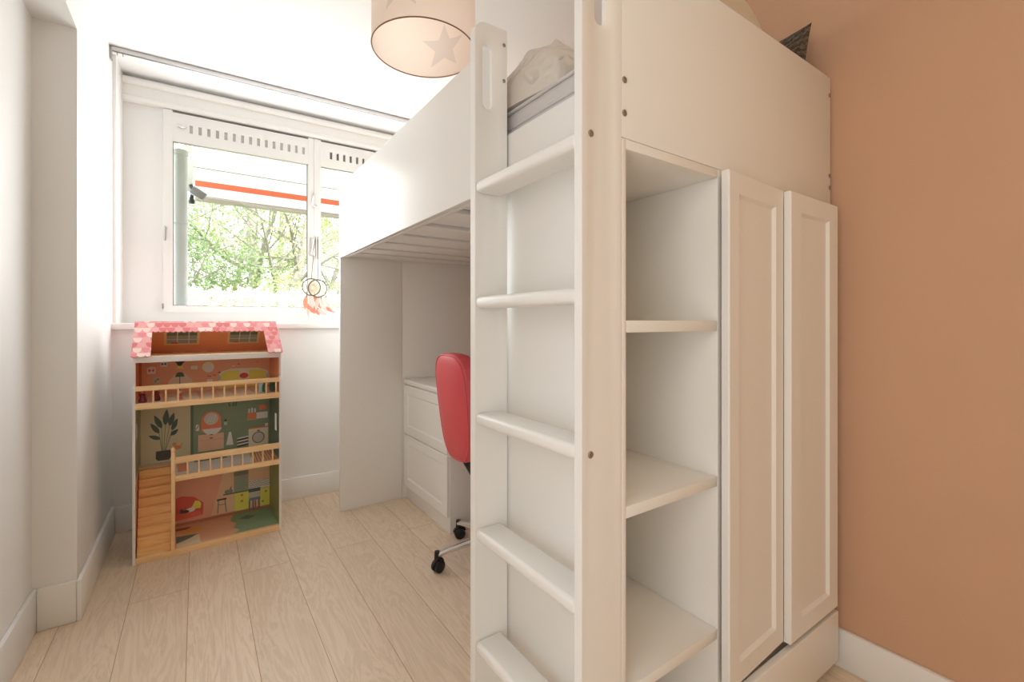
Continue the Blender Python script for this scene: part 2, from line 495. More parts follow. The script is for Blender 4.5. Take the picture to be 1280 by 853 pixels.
# baseboards
def skirting(name, x0, x1, y0, y1, h, xf=None):
    b = MB(); b.box(x0, x1, y0, y1, 0.0, h, 0.004, 2); struct(b.build(name, M['trim'], xf=xf))
skirting('baseboard_left', XL, XL + 0.014, YC - 0.014, 3.0, 0.146)
skirting('baseboard_step', XN + 0.014, XL, YC - 0.014, YC, 0.146)
skirting('baseboard_recess', XN, XN + 0.014, YR, YC, 0.146)
skirting('baseboard_back', XL + 0.014, XR - 0.02, -0.014, 0.0, 0.128, BK)
skirting('baseboard_right', XR - 0.016, XR, YR, 0.66, 0.118)
skirting('baseboard_rear', XN + 0.014, XR - 0.016, YR, YR + 0.014, 0.118)

# windows: a bottom-hung sash with a ventilation panel on top each
def window(name, x0, x1, nslot, s0, sp, open_slots, left):
    w = bpy.data.objects.new(name, None); C.objects.link(w); w.matrix_world = BK
    WM[name] = BK.copy(); struct(w)
    gx0, gx1, gz0, gz1, gt = x0 + 0.045, x1 - 0.034, 1.155, 2.088, 2.252
    b = MB()
    # sash frame, stiles and rails
    b.box(x0, gx0, 0.20, 0.255, ZW0, ZW1, 0.004); b.box(gx1, x1, 0.20, 0.255, ZW0, ZW1, 0.004)
    b.box(gx0 - 0.003, gx1 + 0.003, 0.2005, 0.255, ZW0, gz0, 0.004)
    b.build('sash_frame', M['sash'], w, local=True)
    slots = []
    for k in range(nslot):
        sx = s0 + k * sp
        slots.append(([(sx, 2.146), (sx + 0.016, 2.146), (sx + 0.016, 2.192), (sx, 2.192)],))
    b = MB(); b.plate([(gx0 - 0.003, gz1), (gx1 + 0.003, gz1), (gx1 + 0.003, ZW1 - 0.012), (gx0 - 0.003, ZW1 - 0.012)], slots, 0.012, XZ(0.201))
    p = b.build('vent_panel', M['sash'], w, local=True, smooth=0)
    b = MB(); b.mat(M['slot'] if open_slots else M['slotgrey']); b.box(gx0, gx1, 0.2085 if not open_slots else 0.2125, 0.25, gz1 + 0.004, ZW1 - 0.014)
    b.build('vent_slide', None, w, local=True, smooth=0)
    b = MB(); b.box(gx0 - 0.02, gx1 + 0.02, 0.204, 0.25, ZW1 - 0.011, ZW1 - 0.006); b.build('rubber_seal', M['slot'], w, local=True, smooth=0)
    b = MB(); b.box(gx0 - 0.002, gx1 + 0.002, 0.236, 0.242, gz0 - 0.002, gz1 + 0.002)
    b.build('glass_pane', M['glass'], w, local=True, smooth=0)
    b = MB(); b.mat(M['slot'])
    b.box(gx0 - 0.001, gx0 + 0.003, 0.222, 0.240, gz0, gz1); b.box(gx0, gx1, 0.222, 0.240, gz0 - 0.001, gz0 + 0.003)
    b.box(gx1 - 0.003, gx1 + 0.001, 0.222, 0.240, gz0, gz1)
    b.build('glazing_bead', None, w, local=True, smooth=0)
    return w
w1 = window('window_1', W0, W1, 15, -0.042, 0.0425, False, True)
w2 = window('window_2', W1, W2, 14, 0.722, 0.0425, True, False)
# latch on the vent panel, hook and pull bar on the middle post, hinge
b = MB(); b.tube([(-0.095, 0.196, 2.180), (-0.075, 0.190, 2.172), (-0.058, 0.194, 2.176)], 0.005, 8); b.build('vent_latch', M['alu'], w1, local=True)
b = MB(); b.tube([(0.622, 0.194, 1.905), (0.617, 0.188, 1.86), (0.613, 0.188, 1.822), (0.626, 0.190, 1.815), (0.640, 0.195, 1.826)], 0.0035, 8); b.build('hook', M['alu'], w1, local=True)
b = MB(); b.box(0.637, 0.650, 0.180, 0.197, 1.47, 1.62, 0.003); b.build('pull_bar', M['steel'], w2, local=True)
b = MB(); b.box(0.600, 0.632, 0.190, 0.199, 1.49, 1.612, 0.003); b.tube([(0.606, 0.186, 1.50), (0.618, 0.182, 1.545), (0.626, 0.184, 1.60)], 0.005, 8); b.build('window_handle', M['alu'], w1, local=True)
b = MB(); b.box(W0 + 0.006, W0 + 0.014, 0.19, 0.203, 1.52, 1.60, 0.002); b.build('hinge', M['alu'], w1, local=True)
b = MB(); b.box(W0 - 0.004, W0 + 0.004, 0.196, 0.21, 1.135, 1.165, 0.001); b.build('hinge', M['steel'], w1, local=True)

# curtain rail under the ceiling
rail = thing('curtain_rail', 'slim grey metal curtain rail running under the ceiling in front of the windows', 'curtain rail', (0.6, 2.935, 2.40), math.atan(-0.03))
RL = Matrix.Translation((0, YB, 0)) @ Matrix.Rotation(math.atan(-0.03), 4, 'Z')
b = MB()
for y0, y1, z0, z1 in ((-0.083, -0.079, 2.392, 2.411), (-0.065, -0.061, 2.392, 2.411), (-0.083, -0.061, 2.408, 2.4118)): b.box(XL + 0.008, XR - 0.01, y0, y1, z0, z1)
b.box(XL + 0.008, XR - 0.01, -0.083, -0.076, 2.390, 2.393); b.box(XL + 0.008, XR - 0.01, -0.068, -0.061, 2.390, 2.393)
b.build('rail_profile', M['alu'], rail, xf=RL, smooth=0)
b = MB(); b.box(XL + 0.006, XL + 0.011, -0.086, -0.058, 2.346, 2.4118, 0.001); b.build('end_stop', M['steel'], rail, xf=RL)
for k in range(2):
    b = MB(); b.ring((XL + 0.03 + 0.022 * k, -0.072, 2.380), 0.006, 0.0015, (0, 1, 0), (0, 0, 1), 16, 6); b.build('glider_ring', M['steel'], rail, xf=RL)

# ------------------------------------------------------------------ loft bed
BX0, BX1, BY0, BY1 = 0.6583, 1.628, 0.6146, 2.6521
ZT, ZBt = 1.822, 1.4212
bed = thing('loft_bed', 'white loft bed with a built-in ladder and high guard panels, standing along the peach wall', 'bed', (1.14, 1.63, 0))
def bedbox(name, x0, x1, y0, y1, z0, z1, bev=0.0015, m='board'):
    b = MB(); b.box(x0, x1, y0, y1, z0, z1, bev, 2); return b.build(name, M[m], bed)
bedbox('guard_panel', BX0, BX0 + 0.018, 1.0285, BY1 + 0.02, ZBt, ZT)
bedbox('end_panel', 0.6815, BX1, BY0, BY0 + 0.0195, ZBt + 0.0005, ZT)
bedbox('end_panel', BX0 + 0.0185, BX1, BY1, BY1 + 0.0195, ZBt + 0.0005, ZT)
bedbox('back_panel', BX1 - 0.018, BX1 - 0.0005, BY0 + 0.02, BY1 - 0.0005, ZBt, ZT)
bedbox('side_rail', 0.6825, 0.703, BY0 + 0.02, BY1 - 0.0005, ZBt, 1.560)
bedbox('foot_panel', BX0, 1.0195, BY1, BY1 + 0.0195, 0.0, ZBt)
fp = bedbox('foot_panel', 1.0205, BX1, BY1 + 0.001, BY1 + 0.0195, 0.0, ZBt)
b = MB(); b.lathe([(0, -0.001), (0.014, -0.001), (0.016, 0.0005), (0.016, 0.002), (0, 0.002)], (0, 0, 0), 20, False, xf=Matrix.Translation((1.065, BY1 + 0.0, 1.335)) @ Matrix.Rotation(PI / 2, 4, 'X'))
b.build('cover_cap', M['board'], bed)
# bottom of wide slats
y = 0.70
for ys in (0.66, 0.91, 1.155, 1.390, 1.642, 1.880, 2.098, 2.318, 2.50):
    ye = {0.66: 0.86, 0.91: 1.10, 1.155: 1.327, 1.390: 1.580, 1.642: 1.832, 1.880: 2.060, 2.098: 2.272, 2.318: 2.46, 2.50: 2.645}[ys]
    bedbox('slat', 0.7035, BX1 - 0.0185, ys, ye, 1.430, 1.4465, 0.001)
# ladder
XS, SW = 0.577, 0.1045
def stile(y0, y1, sw, z_top, ringz0, ringz1, hx):
    r = 0.034; outer = [(XS, 0.0), (XS + sw, 0.0), (XS + sw, z_top - 0.004), (XS + sw - 0.004, z_top)]
    for i in range(9):
        a = PI / 2 + (PI / 2) * i / 8; outer.append((XS + r + r * math.cos(a), z_top - r + r * math.sin(a)))
    big = stadium(hx, ringz0 - 0.014, ringz1 + 0.014, 0.056, 10); small = stadium(hx, ringz0, ringz1, 0.028, 10)
    b = MB(); b.plate(outer, [(big, small, 0.006)], y1 - y0, XZ(y0))
    return b.build('ladder_stile', M['boardshade'], bed, smooth=30)
stile(BY0, 0.635, 0.1035, 1.828, 1.622, 1.782, 0.628)
stile(1.0043, 1.027, 0.0975, 1.828, 1.610, 1.775, 0.617)
for zc in (1.4005, 1.1100, 0.8165, 0.5245, 0.2410):
    b = MB(); b.box(XS + 0.0005, 0.6545, 0.6335, 1.0055, zc - 0.0145, zc + 0.0145, 0.0105, 4)
    b.build('ladder_rung', M['boardshade'], bed, smooth=60)
def bolt(loc, axis, r=0.0065, parent=None):
    rot = {'y': Matrix.Rotation(PI / 2, 4, 'X'), 'x': Matrix.Rotation(-PI / 2, 4, 'Y')}[axis]
    b = MB(); b.lathe([(0.0, -0.002), (r, -0.002), (r, 0.0012), (r * 0.8, 0.0022), (r * 0.45, 0.0022), (r * 0.4, 0.0006), (0.0, 0.0006)], (0, 0, 0), 16, True, xf=Matrix.Translation(loc) @ rot)
    return b.build('bolt', M['steel'], parent or bed)
for p in ((0.6895, BY0, 1.535), (0.6895, BY0, 1.470), (1.620, BY0, 1.765), (1.620, BY0, 1.515), (1.620, BY0, 1.478), (0.599, BY0, 1.409), (0.598, BY0, 0.815)): bolt(p, 'y')
for p in ((0.6645, 1.0043, 1.788), (0.6645, 1.0043, 1.694)): bolt(p, 'y', 0.005)

# mattress and bedding
mt = thing('mattress', 'pale grey mattress with a fitted sheet on the loft bed', 'mattress', (1.15, 1.63, 1.447))
b = MB(); b.box(0.7045, BX1 - 0.0190, BY0 + 0.0205, BY1 - 0.002, 1.4475, 1.643, 0.03, 5)
b.build('mattress_body', M['sheet'], mt, smooth=60)
b = MB(); b.box(0.72, BX1 - 0.03, BY0 + 0.04, BY1 - 0.02, 1.4467, 1.4474); b.build('gap_shade_sheet', paint('painted_gap_shade', (0.16, 0.145, 0.115, 1), 0.9, 0.05, 30, 0), mt, smooth=0)  # thin dark sheet, painted shade showing through the slat gaps
b = MB()
for z in (1.50, 1.585, 1.628):
    b.tube([(0.7045, BY0 + 0.06, z), (0.7030, 1.2, z + 0.002), (0.7045, BY1 - 0.06, z)], 0.0045, 8)
b.build('piping', M['sheet'], mt, smooth=60)

def cushion_mesh(w, h, t, n=26, conc=0.06, wr=0.006, seed=1, pw=2.2):
    """soft filled square; local x,z plane, thickness along y"""
    rnd = random.Random(seed); ph = [rnd.uniform(0, 6.28) for _ in range(12)]
    b = MB(); fr = {}; bk = {}
    for i in range(n + 1):
        for j in range(n + 1):
            u, v = 2 * i / n - 1, 2 * j / n - 1
            x = u * (w / 2) * (1 - conc * (1 - abs(v) ** 1.6) * abs(u)); z = v * (h / 2) * (1 - conc * (1 - abs(u) ** 1.6) * abs(v))
            th = t / 2 * ((max(0, 1 - abs(u) ** pw)) ** 0.55) * ((max(0, 1 - abs(v) ** pw)) ** 0.55)
            k = 0.0
            for q in range(4):
                k += math.sin((3 + 2.3 * q) * u + ph[q] + 2 * math.sin(2.5 * v + ph[q + 4])) * math.sin((2.5 + 1.9 * q) * v + ph[q + 8]) / (1 + q)
            edge = max(0, 1 - u * u) * max(0, 1 - v * v)
            th2 = th + wr * k * edge
            fr[i, j] = b.bm.verts.new((x, -th2, z))
            on = i in (0, n) or j in (0, n)
            bk[i, j] = fr[i, j] if on else b.bm.verts.new((x, th - wr * 0.6 * k * edge, z))
    for i in range(n):
        for j in range(n):
            b.face((fr[i, j], fr[i + 1, j], fr[i + 1, j + 1], fr[i, j + 1]))
            b.face((bk[i, j], bk[i, j + 1], bk[i + 1, j + 1], bk[i + 1, j]))
    return b

E3 = lambda loc, rx, ry, rz: Matrix.Translation(loc) @ Matrix.Rotation(rz, 4, 'Z') @ Matrix.Rotation(rx, 4, 'X') @ Matrix.Rotation(ry, 4, 'Y')
b = cushion_mesh(0.54, 0.48, 0.15, 28, 0.05, 0.012, 3)
tag(b.build('pillow', M['pillow'], smooth=80, xf=E3((1.215, 0.760, 1.885), -0.20, 0.10, 0.0)), 'beige pillow propped upright against the inside of the bed end panel', 'pillow')
b = cushion_mesh(0.36, 0.335, 0.10, 30, 0.10, 0.004, 5, 2.0)
tag(b.build('cushion', M['knit'], smooth=80, xf=E3((1.555, 0.822, 1.8195), 0.06, 0.0, PI / 2)), 'dark brown chunky knitted cushion, one corner sticking up above the bed end', 'cushion')

# crumpled duvet heaped by the ladder opening
def duvet():
    rnd = random.Random(11); n, mrow = 90, 90
    folds = [(rnd.uniform(0, 2 * PI), rnd.uniform(9, 48), rnd.uniform(0, 6.28), rnd.uniform(.002, .0075)) for _ in range(16)]
    b = MB(); top = {}; bot = {}
    x0, x1, y0, y1 = 0.712, 1.585, 0.83, 2.10
    for i in range(n + 1):
        for j in range(mrow + 1):
            u, v = i / n, j / mrow
            x = x0 + (x1 - x0) * u; y = y0 + (y1 - y0) * v
            # irregular near edge
            y += (1 - v) * 0.02 * math.sin(7 * u + 1)
            x += (1 - u) * (0.012 * math.sin(17 * v + 2))
            e = min(1.0, min(u * 4.5, (1 - u) * 6, v * 4.2, (1 - v) * 5))
            e = math.sqrt(max(0, 1 - (1 - e) ** 2))
            hgt = 0.15 + 0.045 * math.exp(-((u - .22) / .25) ** 2 - ((v - .16) / .25) ** 2) + 0.03 * math.sin(5 * u + 4 * v)
            k = 0.0
            for a, f, p, am in folds:
                s = math.sin(f * (math.cos(a) * x + math.sin(a) * y) + p + 1.5 * math.sin(3 * x + 2 * y))
                k += am * (1 - abs(s)) * 2
            z = 1.6445 + e * (hgt + k - 0.045)
            if i in (0, n) or j in (0, mrow): z = 1.6445
            top[i, j] = b.bm.verts.new((x, y, z))
    for i in range(n):
        for j in range(mrow):
            b.face((top[i, j], top[i + 1, j], top[i + 1, j + 1], top[i, j + 1]))
    edge = [top[i, 0] for i in range(n + 1)] + [top[n, j] for j in range(1, mrow + 1)] + [top[i, mrow] for i in range(n - 1, -1, -1)] + [top[0, j] for j in range(mrow - 1, 0, -1)]
    b.face(list(reversed(edge)))
    return b
tag(duvet().build('duvet', M['duvet'], smooth=80), 'crumpled cream duvet heaped on the mattress beside the ladder opening', 'duvet')

# ------------------------------------------------------------------ open shelf unit under the bed
SY0 = BY0; SY1 = 1.030
sh = thing('shelf_unit', 'white open shelf unit built in between the ladder and the wardrobe', 'shelf', (0.855, 0.82, 0))
def shbox(name, x0, x1, y0, y1, z0, z1):
    b = MB(); b.box(x0, x1, y0, y1, z0, z1, 0.001, 2); return b.build(name, M['board'], sh)
shbox('side_panel', 0.6825, 0.6945, SY0, SY1, 0, 1.4200); shbox('side_panel', 1.0105, 1.0255, SY0, SY1, 0, 1.4200)
shbox('top_panel', 0.695, 1.010, SY0, SY1 - 0.012, 1.4005, 1.4200)
shbox('back_panel', 0.695, 1.010, SY1 - 0.0115, SY1, 0.0, 1.4200)
shbox('shelf_board', 0.695, 1.010, SY0 + 0.0005, SY1 - 0.012, 1.0395, 1.0635)
shbox('shelf_board', 0.695, 1.010, SY0 + 0.0005, SY1 - 0.012, 0.6730, 0.6965)
shbox('shelf_board', 0.695, 1.010, SY0 + 0.0005, SY1 - 0.012, 0.3130, 0.3365)
shbox('shelf_board', 0.695, 1.010, SY0 + 0.0005, SY1 - 0.012, 0.0300, 0.0530)
b = MB(); b.box(0.695, 0.705, SY0 + 0.03, SY0 + 0.05, 1.388, 1.4003, 0.002); b.build('bracket', M['steel'], sh)
bolt((0.6825, 0.668, 1.145), 'x', 0.004, sh)

# ------------------------------------------------------------------ wardrobe
wd = thing('wardrobe', 'white two-door wardrobe with a low drawer front, between the shelf unit and the peach wall', 'wardrobe', (1.32, 0.88, 0))
b = MB()
b.box(1.0275, 1.0425, SY0, 1.18, 0.0, 1.4200, 0.001); b.box(1.605, 1.622, SY0, 1.18, 0.0, 1.4200, 0.001)
b.box(1.043, 1.6045, SY0, 1.18, 1.402, 1.4200, 0.001); b.box(1.043, 1.6045, SY0, 1.18, 0.185, 0.202, 0.001)
b.box(1.043, 1.6045, 1.17, 1.18, 0.0, 1.402); b.box(1.043, 1.6045, 0.655, 0.672, 0.0, 0.06); b.box(1.043, 1.6045, 0.63, 0.64, 0.055, 0.184)
b.build('carcass', M['board'], wd, smooth=30)
def front(name, x0, y0, z0, w, h, t, frame, ang, par, fz=None, m='board'):
    b = MB(); b.door(w, h, t, frame, xf=Matrix.Translation((x0, y0, z0)) @ Matrix.Rotation(ang, 4, 'Z'), fz=fz)
    return b.build(name, M[m], par, smooth=20)
front('door', 1.0083, 0.5847, 0.2045, 0.2855, 1.2085, 0.0182, 0.046, math.radians(2.66), wd, 0.050)
front('door', 1.2965, 0.5810, 0.2030, 0.2950, 1.2065, 0.0182, 0.058, 0.0, wd, 0.052)
b = MB(); b.box(1.030, 1.602, 0.583, 0.6015, 0.036, 0.1855, 0.003, 3); b.build('drawer_front', M['board'], wd)

# ------------------------------------------------------------------ drawer chest at the foot end
ch = thing('drawer_chest', 'white two-drawer chest under the bed, against the bed foot panel', 'chest', (1.33, 2.35, 0))
b = MB(); b.box(1.043, 1.615, 2.062, 2.648, 0.0, 0.6905, 0.001); b.build('carcass', M['board'], ch)
b = MB(); b.box(1.0275, 1.615, 2.058, 2.6495, 0.691, 0.7165, 0.002); b.build('top', M['board'], ch)
RX = Matrix.Rotation(-PI / 2, 4, 'Z')
for z0, hh in ((0.395, 0.288), (0.080, 0.309)):
    b = MB(); b.door(0.575, hh, 0.0155, 0.050, rec=0.006, xf=Matrix.Translation((1.027, 2.643, z0)) @ RX)
    b.build('drawer', M['board'], ch, smooth=20)

# ------------------------------------------------------------------ desk chair
cc = (1.100, 1.740)
chair = thing('desk_chair', 'red padded swivel chair with chrome star base and black castors, behind the ladder', 'chair', (cc[0], cc[1], 0))
def shape_loop(hw_t, hw_b, hh, n=48):
    pts = []
    for i in range(n):
        a = 2 * PI * i / n; ca, sa = math.cos(a), math.sin(a)
        p = 3.3
        r = (abs(ca) ** p + abs(sa) ** p) ** (-1 / p)
        yy, zz = r * ca, r * sa
        k = (zz + 1) / 2; hw = hw_b + (hw_t - hw_b) * k
        pts.append((yy * hw, zz * hh))
    return pts
def pad(loopf, depth, r, place, bulge=0.012):
    prof = [(0.0, 0.40, -bulge), (0.0, 0.78, -bulge * .5), (0.0, 0.93, 0.0), (0, 0.985, r * .35), (0, 1.0, r), (0, 1.0, depth - r), (0, .985, depth - r * .35), (0, .93, depth), (0, .78, depth + bulge * .5), (0, .40, depth + bulge)]
    rings = [[place(y * s, z * s, d) for y, z in loopf] for _, s, d in prof]
    return rings
def place_back(y, z, d):      # d grows towards the seat (+X)
    lean = 0.11 * (0.23 - z)
    return Vector((0.878 + lean + d + 0.25 * y * y, 1.778 + y, 0.690 + z))
lp = shape_loop(0.150, 0.124, 0.236)
b = MB(); b.loft(pad(lp, 0.075, 0.018, place_back)); bk_ = b.build('backrest', M['red'], chair, smooth=70)
b = MB()
for dd in (0.006, 0.069):
    ringp = [place_back(y * 0.965, z * 0.965, dd - 0.004 if dd < .03 else dd + 0.004) for y, z in lp]; ringp.append(ringp[0])
    b.tube(ringp, 0.0032, 6, False)
b.build('piping', M['red'], bk_, smooth=70)
def place_seat(y, z, d): return Vector((1.235 + z * 0.80, 1.730 + y, 0.455 - d))
b = MB(); b.loft(pad(shape_loop(0.20, 0.18, 0.235), 0.065, 0.02, place_seat)); b.build('seat', M['red'], chair, smooth=70)
b = MB(); b.tube([(0.985, 1.775, 0.54), (0.975, 1.772, 0.455), (1.01, 1.765, 0.385), (1.12, 1.745, 0.372)], [0.018, 0.02, 0.02, 0.02], 10); b.build('back_bracket', M['black'], chair)
b = MB(); b.lathe([(0.0, 0.10), (0.026, 0.10), (0.026, 0.26), (0.016, 0.262), (0.016, 0.36), (0.06, 0.362), (0.06, 0.3795), (0, 0.3795)], (cc[0], cc[1], 0), 20, True); b.build('gas_column', M['black'], chair)
b = MB(); b.lathe([(0.0, 0.078), (0.034, 0.078), (0.04, 0.09), (0.04, 0.105), (0.03, 0.115), (0, 0.115)], (cc[0], cc[1], 0), 20, True); b.build('hub', M['chrome'], chair)
for k in range(5):
    a = math.radians(171.5 - 72 * k); d = Vector((math.cos(a), math.sin(a), 0)); c0 = Vector((cc[0], cc[1], 0))
    b = MB(); b.tube([c0 + d * 0.02 + Vector((0, 0, 0.098)), c0 + d * 0.12 + Vector((0, 0, 0.098)), c0 + d * 0.21 + Vector((0, 0, 0.086)), c0 + d * 0.262 + Vector((0, 0, 0.074))], [0.019, 0.017, 0.014, 0.012], 12)
    b.build('leg', M['chrome'], chair, smooth=60)
    # castor: socket, fork, twin wheels
    cpos = c0 + d * 0.265; s = Vector((-d.y, d.x, 0)); sw = math.radians(25 + 40 * k); s = (Matrix.Rotation(sw, 3, 'Z') @ s).normalized(); fwd = Vector((-s.y, s.x, 0))
    b = MB(); b.tube([cpos + Vector((0, 0, 0.089)), cpos + Vector((0, 0, 0.055))], [0.0115, 0.0125], 14)
    wc = cpos + fwd * 0.006 + Vector((0, 0, 0.0255))
    arc = [wc + fwd * (0.029 * math.cos(q)) + Vector((0, 0, 0.029 * math.sin(q))) for q in [math.radians(20 + 12 * i) for i in range(13)]]
    b.tube(arc, 0.006, 8)
    cst = b.build('caster', M['black'], chair, smooth=60)
    for sg in (-1, 1):
        b = MB(); p0 = wc + s * (0.005 * sg); p1 = wc + s * (0.019 * sg)
        b.tube([p0, p0 + (p1 - p0) * 0.1, p0 + (p1 - p0) * 0.8, p1], [0.021, 0.0255, 0.0255, 0.021], 22); b.build('wheel', M['black'], cst, smooth=40)

# ------------------------------------------------------------------ pendant lamp
lx, ly, lz = 0.648, 1.478, 2.0
lamp = thing('pendant_lamp', 'blush pink drum lampshade printed with grey stars, hanging from the ceiling', 'lamp', (lx, ly, lz))
n = 64; R = 0.1755; H = 0.255
b = MB(); b.loft([[(lx + R * math.cos(2 * PI * k / n), ly + R * math.sin(2 * PI * k / n), lz + q) for k in range(n)] for q in (0.0, H)], True, False)
b.build('lamp_shade', M['shade'], lamp, smooth=60)
M['rim'] = paint('tan_rim_tape', rgb(150, 112, 88), 0.8, 0.05, 30, 0)
for q in (0.001, H):
    b = MB(); b.ring((lx, ly, lz + q), R, 0.0022, (1, 0, 0), (0, 1, 0), 64, 6); b.build('rim_wire', M['rim'], lamp, smooth=60)
b = MB()
for k in range(3):
    a = 2 * PI * k / 3; b.tube([(lx + 0.02 * math.cos(a), ly + 0.02 * math.sin(a), lz + H - 0.03), (lx + R * math.cos(a), ly + R * math.sin(a), lz + H)], 0.0018, 6)
b.build('spider_frame', M['trim'], lamp)
b = MB(); b.tube([(lx, ly, ZC - 0.02), (lx, ly, lz + H - 0.04)], 0.003, 8); b.build('cord', M['trim'], lamp)
b = MB(); b.lathe([(0, ZC - 0.03), (0.03, ZC - 0.03), (0.045, ZC - 0.0005), (0, ZC - 0.0005)], (lx, ly, 0), 24); b.build('ceiling_rose', M['trim'], lamp)
b = MB(); b.tube([(lx, ly, lz + H - 0.035), (lx, ly, lz + H - 0.085)], [0.018, 0.02], 16); b.build('bulb_holder', M['trim'], lamp)

# ------------------------------------------------------------------ dolls' house
DA = math.atan2(0.024, 0.588)
dh = thing('dollhouse', "three-storey wooden dollhouse with pink tiled roof and balconies, under the window sill", 'dollhouse', (-0.232, 2.574, 0), DA)
DW, DD = 0.5885, 0.30
def dpart(b, name, m=None, par=None, smooth=30): return b.build(name, m, par or dh, local=True, smooth=smooth)
rect = lambda x0, x1, z0, z1: [(x0, z0), (x1, z0), (x1, z1), (x0, z1)]
# side walls with window cut-outs, printed inside
P_GREEN = flat('sage', 104, 122, 96); P_GREEN_D = flat('deep_sage', 62, 92, 72); P_TERRA = flat('terracotta', 196, 120, 84); P_PEACH = flat('peach', 222, 150, 118); P_PEACHD = flat('dusty_peach', 198, 128, 98)
def side(x0, x1, xin, panels, hole):
    b = MB(); b.mat(M['toywhite'])
    out = [(0.0, 0.0), (DD, 0.0), (DD, 0.907), (0.022, 0.907), (0.022, 0.785), (0.012, 0.772), (0.0, 0.772)]
    b.plate(out, [(hole,)], x1 - x0, YZ(x0))
    for z0, z1, mm in panels:
        b.mat(mm)
        ya, yb_ = 0.012, DD - 0.016
        hy0, hy1 = hole[0][0], hole[2][0]; hz0, hz1 = hole[0][1], hole[2][1]
        quads = [(ya, yb_, z0, z1)]
        if z0 < hz0 < z1: quads = [(ya, hy0, z0, z1), (hy1, yb_, z0, z1), (hy0, hy1, z0, hz0), (hy0, hy1, hz1, z1)]
        for (a, c, e0, e1) in quads: b.poly([(xin, a, e0), (xin, c, e0), (xin, c, e1), (xin, a, e1)])
    return dpart(b, 'side_panel')
side(0.0, 0.010, 0.0105, ((0.702, 0.88, P_TERRA), (0.362, 0.675, flat('grey_green', 132, 132, 108)), (0.026, 0.336, P_PEACHD)), [(0.075, 0.53), (0.125, 0.53), (0.125, 0.60), (0.075, 0.60)])
side(DW - 0.010, DW, DW - 0.0105, ((0.702, 0.88, P_TERRA), (0.362, 0.675, P_GREEN_D), (0.026, 0.336, flat('moss', 110, 120, 66))), [(0.075, 0.49), (0.125, 0.49), (0.125, 0.58), (0.075, 0.58)])
# floors
b = MB(); b.mat(M['pine']); b.box(0.0102, DW - 0.0102, 0.0, DD - 0.012, 0.0, 0.026, 0.001)
def fl(pts, z, mm, k=1): b.mat(mm); b.poly([(x, y, z + 0.0004 * k) for x, y in pts])
fl([(0.012, 0.02), (DW - 0.012, 0.02), (DW - 0.012, 0.284), (0.012, 0.284)], 0.026, P_PEACH, 1)
fl([(0.38, 0.02), (0.41, 0.06), (0.385, 0.10), (0.405, 0.15), (0.38, 0.20), (0.40, 0.26), (0.398, 0.284), (DW - 0.012, 0.284), (DW - 0.012, 0.02)], 0.026, flat('sea_green', 108, 142, 112), 2)
fl([(0.155, 0.02), (0.155, 0.10), (0.247, 0.122), (0.247, 0.02)], 0.026, flat('pale_rug', 196, 186, 164), 2)
fl([(0.155, 0.06), (0.155, 0.145), (0.240, 0.13), (0.215, 0.10)], 0.026, flat('teal_rug', 70, 92, 84), 3)
fl([(0.155, 0.20), (0.257, 0.217), (0.25, 0.16), (0.19, 0.165)], 0.026, flat('mustard_rug', 208, 142, 48), 2)
fl([(0.155, 0.22), (0.155, 0.25), (0.22, 0.245), (0.20, 0.215)], 0.026, flat('maroon_rug', 128, 54, 40), 2)
fl([(0.42, 0.20), (0.46, 0.17), (0.50, 0.20), (0.46, 0.235)], 0.026, flat('slate_rug', 70, 104, 100), 3)
dpart(b, 'base_board')
b = MB(); b.mat(M['pine']); b.plate([(0.0102, 0.24), (0.1345, 0.24), (0.1345, 0.0), (DW - 0.0102, 0.0), (DW - 0.0102, DD - 0.012), (0.0102, DD - 0.012)], [], 0.026, Matrix.Translation((0, 0, 0.336)))
fl([(0.012, 0.242), (0.150, 0.242), (0.150, 0.012), (0.467, 0.012), (0.467, 0.284), (0.012, 0.284)], 0.362, flat('white_tile', 214, 204, 192), 1)
fl([(0.467, 0.012), (DW - 0.012, 0.012), (DW - 0.012, 0.284), (0.495, 0.284)], 0.362, flat('rust_floor', 186, 108, 66), 1)
for k in range(9):
    fl([(0.475 + 0.013 * k, 0.02), (0.479 + 0.013 * k, 0.02), (0.492 + 0.012 * k, 0.28), (0.488 + 0.012 * k, 0.28)], 0.362, flat('cream_stripe', 222, 196, 166), 2)
fl([(0.16, 0.05), (0.20, 0.05), (0.20, 0.2), (0.16, 0.2)], 0.362, P_TERRA, 2); fl([(0.23, 0.19), (0.37, 0.19), (0.36, 0.25), (0.22, 0.25)], 0.362, P_GREEN_D, 2)
dpart(b, 'floor_board')
b = MB(); b.mat(M['pine']); b.box(0.0102, DW - 0.0102, -0.002, DD - 0.012, 0.6755, 0.702, 0.001)
fl([(0.012, 0.012), (DW - 0.012, 0.012), (DW - 0.012, 0.284), (0.012, 0.284)], 0.702, flat('pale_pink_floor', 226, 190, 176), 1)
for k in range(8): fl([(0.03 + 0.07 * k, 0.02), (0.045 + 0.07 * k, 0.02), (0.045 + 0.07 * k, 0.28), (0.03 + 0.07 * k, 0.28)], 0.702, flat('pink_stripe', 206, 160, 150), 2)
dpart(b, 'floor_board')
b = MB(); b.mat(M['toywhite']); b.box(0.0102, DW - 0.0102, 0.016, 0.030, 0.880, 0.9075, 0.001)
b.mat(M['stair']); b.box(0.0102, DW - 0.0102, 0.030, DD - 0.012, 0.880, 0.9070)
dpart(b, 'attic_floor')

